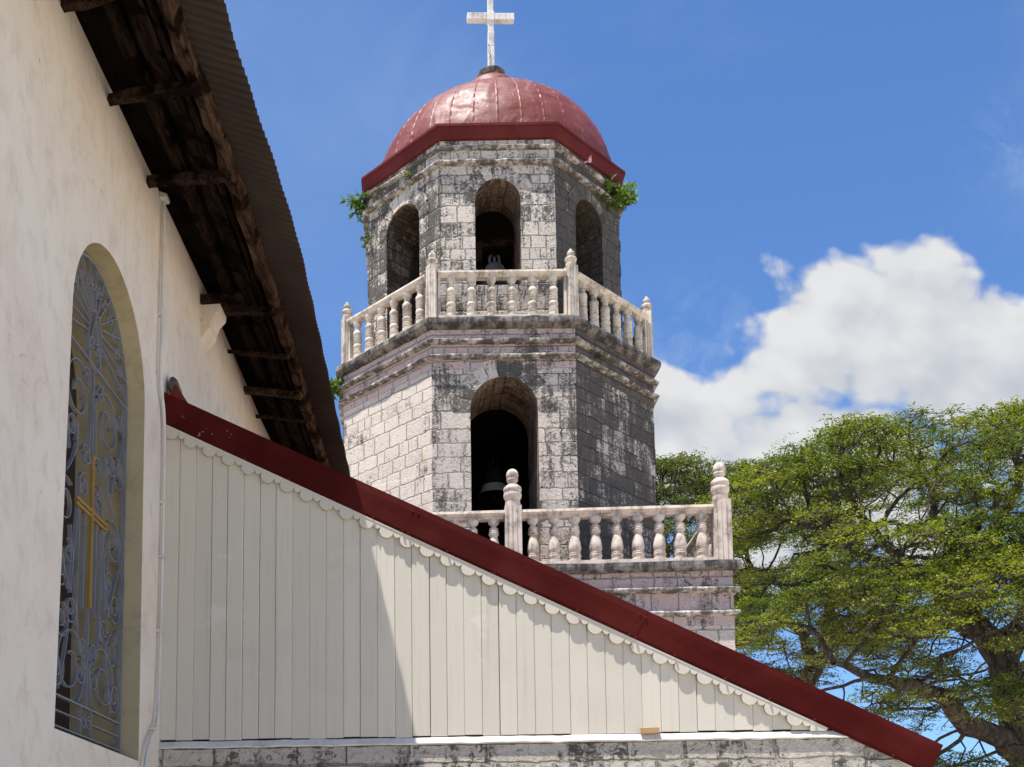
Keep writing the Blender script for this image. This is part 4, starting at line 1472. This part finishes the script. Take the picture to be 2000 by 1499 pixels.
# smooth the run
sm = []
for k in range(len(pp) - 1):
    for q in range(6):
        t = q / 6
        p0 = pp[max(k - 1, 0)]; p1 = pp[k]; p2 = pp[k + 1]; p3 = pp[min(k + 2, len(pp) - 1)]
        sm.append(tuple(.5 * (2 * p1[i] + (p2[i] - p0[i]) * t + (2 * p0[i] - 5 * p1[i] + 4 * p2[i] - p3[i]) * t * t + (3 * p1[i] - p0[i] - 3 * p2[i] + p3[i]) * t ** 3) for i in range(3)))
sm.append(pp[-1])
mb.tube(sm, .013, 10); mb.build('pipe', M['pvc'], cond, smooth=True)
mb = MB(); mb.box(.0, .065, -.27, -.17, 7.225, 7.295); o = mb.build('junction_box', M['pvc'], cond)
bv = o.modifiers.new('bevel', 'BEVEL'); bv.width = .01; bv.segments = 2
for k, (y, z) in enumerate([(-.237, 6.25), (-.092, 4.75), (-.098, 4.3), (-.26, 2.90), (-.108, 3.7)]):
    mb = MB(); mb.box(.0, .048, y - .024, y + .024, z - .011, z + .011); mb.build('clip', M['pvc'], cond)

blk = empty('wood_block', G + Matrix.Rotation(CR, 3, 'Z') @ Vector((3.775, -.006, 2.830)), CR - .1)
tag(blk, 'small brown wooden offcut lying on the white ledge below the boards', 'wood block')
mb = MB(); mb.box(-.068, .068, -.03, .02, 0, .046); o = mb.build('body', M['woodblock'], blk)
bv = o.modifiers.new('bevel', 'BEVEL'); bv.width = .004
stn = empty('loose_stone', G + Matrix.Rotation(CR, 3, 'Z') @ Vector((.05, .06, rake_top(.05))), CR)
tag(stn, 'rough grey stone lodged above the top end of the red flashing', 'stone')
bm = bmesh.new(); bmesh.ops.create_icosphere(bm, subdivisions=3, radius=.09)
for v in bm.verts:
    q = v.co.copy(); n_ = math.sin(q.x * 41) * math.sin(q.y * 37 + 1) * math.sin(q.z * 45 + 2)
    v.co = Vector((q.x * .62 + .02, q.y * .9, q.z * 1.15 + .075 - q.x * .5)) + q.normalized() * n_ * .018
me = bpy.data.meshes.new('stone_body'); bm.to_mesh(me); bm.free(); me.materials.append(M['bead'])
o = bpy.data.objects.new('body', me); COL.objects.link(o); o.parent = stn
rag = empty('plastic_scrap', (5.09, 22.88, 17.08))
tag(rag, 'crumpled pink plastic scrap caught under the dark red fascia', 'plastic scrap')
mb = MB(); rg = random.Random(4); pv = []
for j in range(6):
    for i in range(6):
        pv.append((i * .045 - .11, rg.uniform(-.06, .0) - .03, j * .035 + rg.uniform(-.015, .015) + rg.uniform(0, .03) * (i % 2)))
mb.add(pv, [(j * 6 + i, j * 6 + i + 1, (j + 1) * 6 + i + 1, (j + 1) * 6 + i) for j in range(5) for i in range(5)])
mb.build('sheet', M['rag'], rag)


# ------------------------------------------------------------------ plants rooted in the tower
def np_mesh(name, verts, faces4, material, parent, attr=None, smooth=False):
    me = bpy.data.meshes.new(name)
    nv, nf = len(verts), len(faces4)
    k = faces4.shape[1]
    me.vertices.add(nv); me.vertices.foreach_set('co', np.ascontiguousarray(verts, dtype=np.float32).ravel())
    me.loops.add(nf * k); me.loops.foreach_set('vertex_index', np.ascontiguousarray(faces4, dtype=np.int32).ravel())
    me.polygons.add(nf); me.polygons.foreach_set('loop_start', np.arange(0, nf * k, k, dtype=np.int32))
    me.polygons.foreach_set('loop_total', np.full(nf, k, dtype=np.int32))
    if smooth: me.polygons.foreach_set('use_smooth', np.ones(nf, dtype=bool))
    me.update(calc_edges=True)
    if attr is not None:
        at = me.attributes.new('leafvar', 'FLOAT', 'FACE'); at.data.foreach_set('value', np.ascontiguousarray(attr, dtype=np.float32))
    me.materials.append(material)
    o = bpy.data.objects.new(name, me); COL.objects.link(o)
    if parent is not None: o.parent = parent
    return o


def leaves(centres, length, width, rng, outv, var=None, fold=.25, flat=0.0):
    """kite-shaped leaves folded on the midrib: two triangles pairs -> 2 quads"""
    n = len(centres)
    d = outv / np.linalg.norm(outv, axis=1, keepdims=True)
    r = rng.normal(size=(n, 3)) * (1.0 if flat == 0 else .45) + np.array([0, 0, flat]); s = np.cross(d, r); s /= np.linalg.norm(s, axis=1, keepdims=True)
    up_ = np.cross(s, d)
    L_ = (length * rng.uniform(.6, 1.25, n))[:, None]; Wd = L_ * width
    tip = centres + d * L_ - up_ * L_ * .12
    m1 = centres + d * L_ * .45 + s * Wd / 2 + up_ * Wd * fold
    m2 = centres + d * L_ * .45 - s * Wd / 2 + up_ * Wd * fold
    v = np.stack([centres, m1, tip, m2], axis=1).reshape(-1, 3)
    base = np.arange(n)[:, None] * 4
    f = np.concatenate([base + np.array([[0, 1, 2]]), base + np.array([[0, 2, 3]])], axis=0)
    a = rng.uniform(0, 1, n) if var is None else var
    return v, f, np.concatenate([a, a])


def wall_plant(loc, label, spread, nst, leaf_len, seed, droop=0.0, outdir=(0, -1, .3), lw=.42, per=9):
    rg = np.random.default_rng(seed)
    p = empty('wall_plant', loc); tag(p, label, 'plant', 'plants rooted in the tower masonry')
    mb = MB(); C_, D_ = [], []
    od = np.array(outdir, float); od /= np.linalg.norm(od)
    for k in range(nst):
        d = od + rg.normal(size=3) * .75; d /= np.linalg.norm(d)
        ln = spread * rg.uniform(.45, 1.0)
        pts = [np.array([0., 0, 0])]
        for j in range(5):
            d = d + np.array([0, 0, -.18 * droop]) + rg.normal(size=3) * .12; d /= np.linalg.norm(d)
            pts.append(pts[-1] + d * ln / 5)
        mb.tube([tuple(q) for q in pts], [.012, .010, .008, .006, .005, .003], 5)
        for j in range(per):
            t = 1.5 + 3.5 * j / per; i = min(int(t), 4); q = pts[i] + (pts[i + 1] - pts[i]) * (t - i)
            C_.append(q); D_.append(d * .5 + rg.normal(size=3) * .8 + np.array([0, 0, -.35 * droop + .1]))
    mb.build('stems', M['bark'], p, uv=False, wx=False)
    v, f, a = leaves(np.array(C_), leaf_len, lw, rg, np.array(D_))
    np_mesh('leaves', v, f, M['fig'], p, a)
    return p


wall_plant((5.72, 23.70, 16.82), 'large leafy bush growing out of the cornice at the right of the belfry', .62, 34, .17, 1, .5, (.15, -.5, .10), .40, 10)
wall_plant((6.12, 24.05, 17.0), 'upright leafy sprig at the right end of the red fascia', .50, 12, .19, 7, .1, (.5, -.3, .75), .36, 9)
wall_plant((.40, 24.0, 16.88), 'bushy plant with long leaves at the upper left corner of the belfry', .48, 18, .17, 2, .7, (-.8, -.4, .1), .36, 9)
wall_plant((.46, 23.92, 16.1), 'sparse hanging twig with a few round leaves left of the belfry', .34, 4, .12, 3, 1.2, (-.5, -.3, -.6), .6, 5)
wall_plant((-.22, 23.85, 12.55), 'bright broad-leaved plant at the left end of the upper terrace cornice', .60, 20, .20, 4, .8, (-.8, -.5, .2), .55, 8)
wall_plant((5.05, 22.05, 12.40), 'small green weed tuft on the cornice moulding at the front right corner', .16, 7, .06, 5, .2, (.1, -.7, .5), .5, 6)
wall_plant((4.40, 22.35, 12.86), 'tiny yellow-green tuft on the upper terrace slab edge', .14, 6, .05, 6, .3, (.0, -.7, .5), .5, 6)
wall_plant((5.5, 23.3, 16.62), 'thin trailing creeper along the moulding right of the belfry arch', .42, 12, .07, 9, .9, (.2, -.4, -.2), .5, 8)
wall_plant((1.35, 22.75, 16.70), 'small weeds on the moulding above the left belfry arch', .22, 7, .06, 10, .3, (-.3, -.6, .4), .5, 6)
wall_plant((4.13, 22.35, 10.98), 'tiny fern growing inside the lower arch', .13, 5, .06, 12, .5, (-.6, -.6, .1), .5, 6)


# ------------------------------------------------------------------ rain trees
def rain_tree(name, label, limbs, lobes, seed, pads, pad_r, per_pad, leaf_len, leaves_per, leafmat, xmax=None):
    rg = np.random.default_rng(seed)
    # 1. attractors: points in flat, slightly domed foliage pads over the crown lobes
    A = []
    padinfo = []
    padtone = []
    tries = 0
    lob = np.array(lobes, float)
    wts = (lob[:, 3] * lob[:, 5]); wts = wts / wts.sum()
    while len(padinfo) < pads and tries < pads * 40:
        tries += 1
        k = rg.choice(len(lob), p=wts)
        c_ = lob[k, :3]; r_ = lob[k, 3:]
        d = rg.normal(size=3); d /= np.linalg.norm(d)
        if d[2] < -.45: continue
        q = c_ + d * r_ * rg.uniform(.80, 1.0)
        if xmax is not None and q[0] > xmax and rg.random() < .75: continue
        inside = False
        for j in range(len(lob)):
            if j != k and (((q - lob[j, :3]) / lob[j, 3:]) ** 2).sum() < .45: inside = True
        if inside: continue
        R_ = pad_r * rg.uniform(.65, 1.3)
        tilt = d * .35
        padinfo.append((q, R_, tilt))
        m_ = int(per_pad * (R_ / pad_r) ** 2) + 2
        rr = R_ * np.sqrt(rg.uniform(0, 1, m_)); th = rg.uniform(0, 2 * np.pi, m_)
        x = rr * np.cos(th); y = rr * np.sin(th)
        z = -.32 * (rr / R_) ** 2 * R_ + rg.normal(size=m_) * .07 - (x * tilt[0] + y * tilt[1])
        A.append(np.stack([q[0] + x, q[1] + y, q[2] + z], 1))
        padtone.append(np.full(m_, rg.normal(0, .20)))
    A = np.concatenate(A); padtone = np.concatenate(padtone)
    # 2. limbs -> nodes
    pos = []; par = []; fixr = {}
    lookup = {}
    for limb in limbs:
        prev = None
        for k in range(len(limb) - 1):
            a = np.array(limb[k][:3]); b_ = np.array(limb[k + 1][:3]); ra_, rb_ = limb[k][3], limb[k + 1][3]
            ns = max(1, int(np.linalg.norm(b_ - a) / .4))
            for j in range(ns + (k == len(limb) - 2)):
                t = j / ns; p = a + (b_ - a) * t
                key = tuple(np.round(p, 2))
                if key in lookup:
                    prev = lookup[key]; continue
                if prev is not None and 0 < j: p = p + rg.normal(size=3) * .05
                pos.append(p); par.append(-1 if prev is None else prev); prev = len(pos) - 1
                fixr[prev] = ra_ + (rb_ - ra_) * t; lookup[key] = prev
    # 3. space colonisation
    step, kill = .42, .5
    P_ = np.array(pos); alive = np.ones(len(A), bool)
    nn = np.zeros(len(A), int); nd = np.full(len(A), 1e9)

    def upd(idx0):
        for i in range(idx0, len(P_)):
            d = np.linalg.norm(A - P_[i], axis=1); m_ = d < nd; nd[m_] = d[m_]; nn[m_] = i
    upd(0)
    for it in range(130):
        alive &= nd > kill
        if not alive.any(): break
        idx = np.where(alive)[0]
        dirs = A[idx] - P_[nn[idx]]; dirs /= np.linalg.norm(dirs, axis=1, keepdims=True)
        acc = {}
        for t, i in enumerate(nn[idx]): acc.setdefault(i, []).append(dirs[t])
        new = []; np2 = []
        for i, ds in acc.items():
            d = np.mean(ds, axis=0) + rg.normal(size=3) * .22
            d[2] += .05
            l = np.linalg.norm(d)
            if l < 1e-3: continue
            new.append(P_[i] + d / l * step); np2.append(i)
        i0 = len(P_)
        P_ = np.concatenate([P_, np.array(new)]); par += np2
        upd(i0)
        if len(P_) > 12000: break
    n = len(P_)
    # twigs from the wood to every attractor
    tw_a = nn.copy()
    # 4. pipe-model radii
    rad = np.zeros(n); acc = np.zeros(n); tipc = np.bincount(tw_a, minlength=n)
    acc += tipc * .011 ** 2.6
    for i in range(n - 1, -1, -1):
        r_ = max(acc[i], .012 ** 2.6) ** (1 / 2.6)
        rad[i] = max(min(r_, .30), fixr.get(i, 0))
        if par[i] >= 0: acc[par[i]] += max(acc[i], .012 ** 2.6)
    tree = empty(name, tuple(P_[0]))
    tag(tree, label, 'tree')
    base = P_[0]

    def tubes(segs, sides, nm):
        a = np.array([s_[0] for s_ in segs]); b_ = np.array([s_[1] for s_ in segs]); ra_ = np.array([s_[2] for s_ in segs]); rb_ = np.array([s_[3] for s_ in segs])
        d = b_ - a; d /= np.maximum(np.linalg.norm(d, axis=1, keepdims=True), 1e-6)
        ref = np.where(np.abs(d[:, 2:3]) < .9, np.array([[0, 0, 1.]]), np.array([[1., 0, 0]]))
        u = np.cross(d, ref); u /= np.linalg.norm(u, axis=1, keepdims=True); w_ = np.cross(d, u)
        V = []
        for (p, r_) in ((a - d * ra_[:, None] * .3, ra_), (b_ + d * rb_[:, None] * .3, rb_)):
            for k in range(sides):
                t = 2 * np.pi * k / sides
                V.append(p + (u * np.cos(t) + w_ * np.sin(t)) * r_[:, None])
        V = np.stack(V, 1).reshape(-1, 3)
        b0 = np.arange(len(segs))[:, None] * (2 * sides)
        F = np.concatenate([b0 + np.array([[k, (k + 1) % sides, sides + (k + 1) % sides, sides + k]]) for k in range(sides)], 0)
        return V - base, F
    big = []; small = []
    for i in range(n):
        if par[i] < 0: continue
        s_ = (P_[par[i]], P_[i], min(rad[par[i]], rad[i] * 1.35), rad[i])
        (big if rad[i] > .04 else small).append(s_)
    V1, F1 = tubes(big, 10, 'b')
    np_mesh('trunk', V1, F1, M['bark'], tree, smooth=True)
    for i in range(len(A)):
        d = np.linalg.norm(A[i] - P_[tw_a[i]])
        if d < 1.6:
            small.append((P_[tw_a[i]], A[i] + np.array([0, 0, -.03]), .013, .007))
            for _ in range(2):
                e = A[i] + rg.normal(size=3) * np.array([.22, .22, .08]); small.append((A[i] + np.array([0, 0, -.03]), e, .007, .004))
    V2, F2 = tubes(small, 4, 's')
    np_mesh('twigs', V2, F2, M['bark'], tree)
    # 5. leaf sprays
    vis = np.ones(len(A), bool)
    n_l = leaves_per
    off = rg.normal(size=(len(A), n_l, 3)) * np.array([.21, .21, .055]) + np.array([0, 0, .03])
    # each spray is made of a few small fronds so that it clumps
    fr = rg.integers(0, 6, size=(len(A), n_l)); fc = rg.normal(size=(len(A), 6, 3)) * np.array([.22, .22, .05])
    off = off * .44 + np.take_along_axis(fc, fr[:, :, None].repeat(3, 2), axis=1)
    C_ = (A[:, None, :] + off).reshape(-1, 3)
    fd = rg.normal(size=(len(A), 6, 3)) * np.array([1, 1, .30]) + np.array([0, 0, -.12])
    D_ = np.take_along_axis(fd, fr[:, :, None].repeat(3, 2), axis=1).reshape(-1, 3) + rg.normal(size=C_.shape) * np.array([.55, .55, .25])
    fv = np.take_along_axis(rg.normal(size=(len(A), 6)) * .2, fr, axis=1).reshape(-1)
    pv = np.repeat(np.clip(padtone + rg.normal(.48, .15, len(A)), 0, 1), n_l)
    v, f, a = leaves(C_, leaf_len, .52, rg, D_, np.clip(pv + fv + rg.normal(size=len(C_)) * .12, 0, 1), .12, 1.0)
    np_mesh('crown', v - base, f, leafmat, tree, a)
    return len(P_), len(C_)


T1 = [
    [(20.6, 33.3, 0.0, .75), (20.2, 33.2, 1.3, .62), (19.81, 33.0, 2.6, .56), (19.71, 33.0, 5.37, .52), (19.43, 33.0, 6.87, .47), (19.16, 33.0, 8.53, .42), (18.57, 33.3, 9.66, .34), (17.89, 33.5, 10.49, .27), (17.02, 33.5, 11.27, .20), (16.2, 33.8, 12.3, .14), (15.6, 34.0, 13.2, .10)],
    [(19.16, 33.0, 8.53, .36), (20.3, 33.5, 10.02, .32), (20.38, 34.0, 11.42, .28), (19.64, 34.0, 12.05, .25), (19.86, 34.0, 13.17, .20), (20.76, 34.5, 14.16, .15), (20.89, 34.5, 14.98, .11)],
    [(19.64, 34.0, 12.05, .18), (18.9, 34.6, 12.6, .15), (18.4, 35.0, 13.5, .12), (18.7, 35.4, 14.6, .09)],
    [(19.71, 33.0, 5.37, .34), (18.8, 32.6, 6.15, .31), (17.46, 32.0, 6.42, .28), (16.67, 31.5, 7.13, .24), (15.58, 31.0, 7.4, .20), (14.1, 30.5, 7.51, .13), (12.95, 30.0, 7.9, .09)],
    [(18.57, 33.3, 9.66, .24), (17.8, 33.0, 10.6, .21), (16.53, 32.5, 11.0, .18), (15.55, 32.0, 11.1, .14), (14.4, 31.8, 11.44, .10), (13.6, 31.6, 12.0, .08)],
    [(20.3, 33.5, 10.02, .30), (22.0, 33.6, 10.9, .24), (24.0, 34.0, 11.8, .18), (26.0, 34.5, 12.6, .12)],
    [(19.43, 33.0, 6.87, .30), (20.5, 35.0, 8.5, .26), (21.0, 37.5, 10.3, .2), (20.0, 40.0, 12.0, .14)],
]
T1L = [(19.2, 35.5, 12.6, 4.4, 5.2, 4.7), (15.2, 34.0, 11.6, 4.1, 4.4, 4.6), (22.8, 35.5, 12.8, 4.6, 5.2, 4.7), (14.0, 31.4, 8.8, 3.1, 2.8, 2.2), (17.0, 30.8, 8.9, 3.2, 2.6, 2.3), (20.0, 31.2, 9.6, 3.4, 2.6, 2.2),
       (18.3, 33.2, 4.7, 2.6, 2.4, 1.3), (27.0, 35.5, 12.2, 4.2, 5.0, 4.0), (15.6, 31.2, 6.9, 3.2, 2.4, 1.2), (18.6, 34.0, 7.8, 3.0, 3.0, 1.6)]
rain_tree('rain_tree', 'huge rain tree with spreading green crown and thick dark limbs at the right', T1, T1L, 21, 330, 1.12, 17, .092, 46, M['leaf'], xmax=22.0)
T2 = [
    [(15.0, 44.2, 0.0, .62), (15.5, 44.1, 3.2, .50), (16.24, 44.0, 6.63, .42), (17.11, 44.0, 8.62, .36), (17.96, 44.0, 10.03, .29), (18.93, 44.0, 11.65, .24), (18.89, 44.0, 13.07, .20), (18.78, 44.0, 14.92, .15), (19.13, 44.0, 15.95, .11)],
    [(17.11, 44.0, 8.62, .28), (17.99, 43.5, 10.73, .24), (17.44, 43.0, 11.62, .18), (16.68, 43.0, 12.21, .14), (15.6, 43.2, 13.6, .10)],
    [(16.24, 44.0, 6.63, .30), (15.0, 44.4, 9.4, .25), (13.9, 45.0, 12.4, .2), (13.0, 45.4, 14.8, .14)],
    [(15.5, 44.1, 3.2, .30), (13.0, 44.8, 7.2, .25), (10.6, 45.5, 11.0, .18), (9.0, 46, 14.0, .12)],
]
T2L = [(13.0, 45.5, 14.6, 3.6, 4.0, 5.0), (16.6, 44.6, 14.2, 3.6, 4.0, 5.2), (9.0, 46.0, 14.0, 4.0, 4.0, 5.4), (15.4, 43.0, 10.6, 3.4, 2.6, 2.3), (18.0, 43.4, 11.4, 3.0, 2.6, 2.8), (12.5, 43.8, 10.8, 3.0, 2.6, 2.6)]
rain_tree('rain_tree', 'olive-green rain tree standing farther back behind the tower terrace', T2, T2L, 33, 280, 1.15, 18, .105, 44, M['leaf_far'])
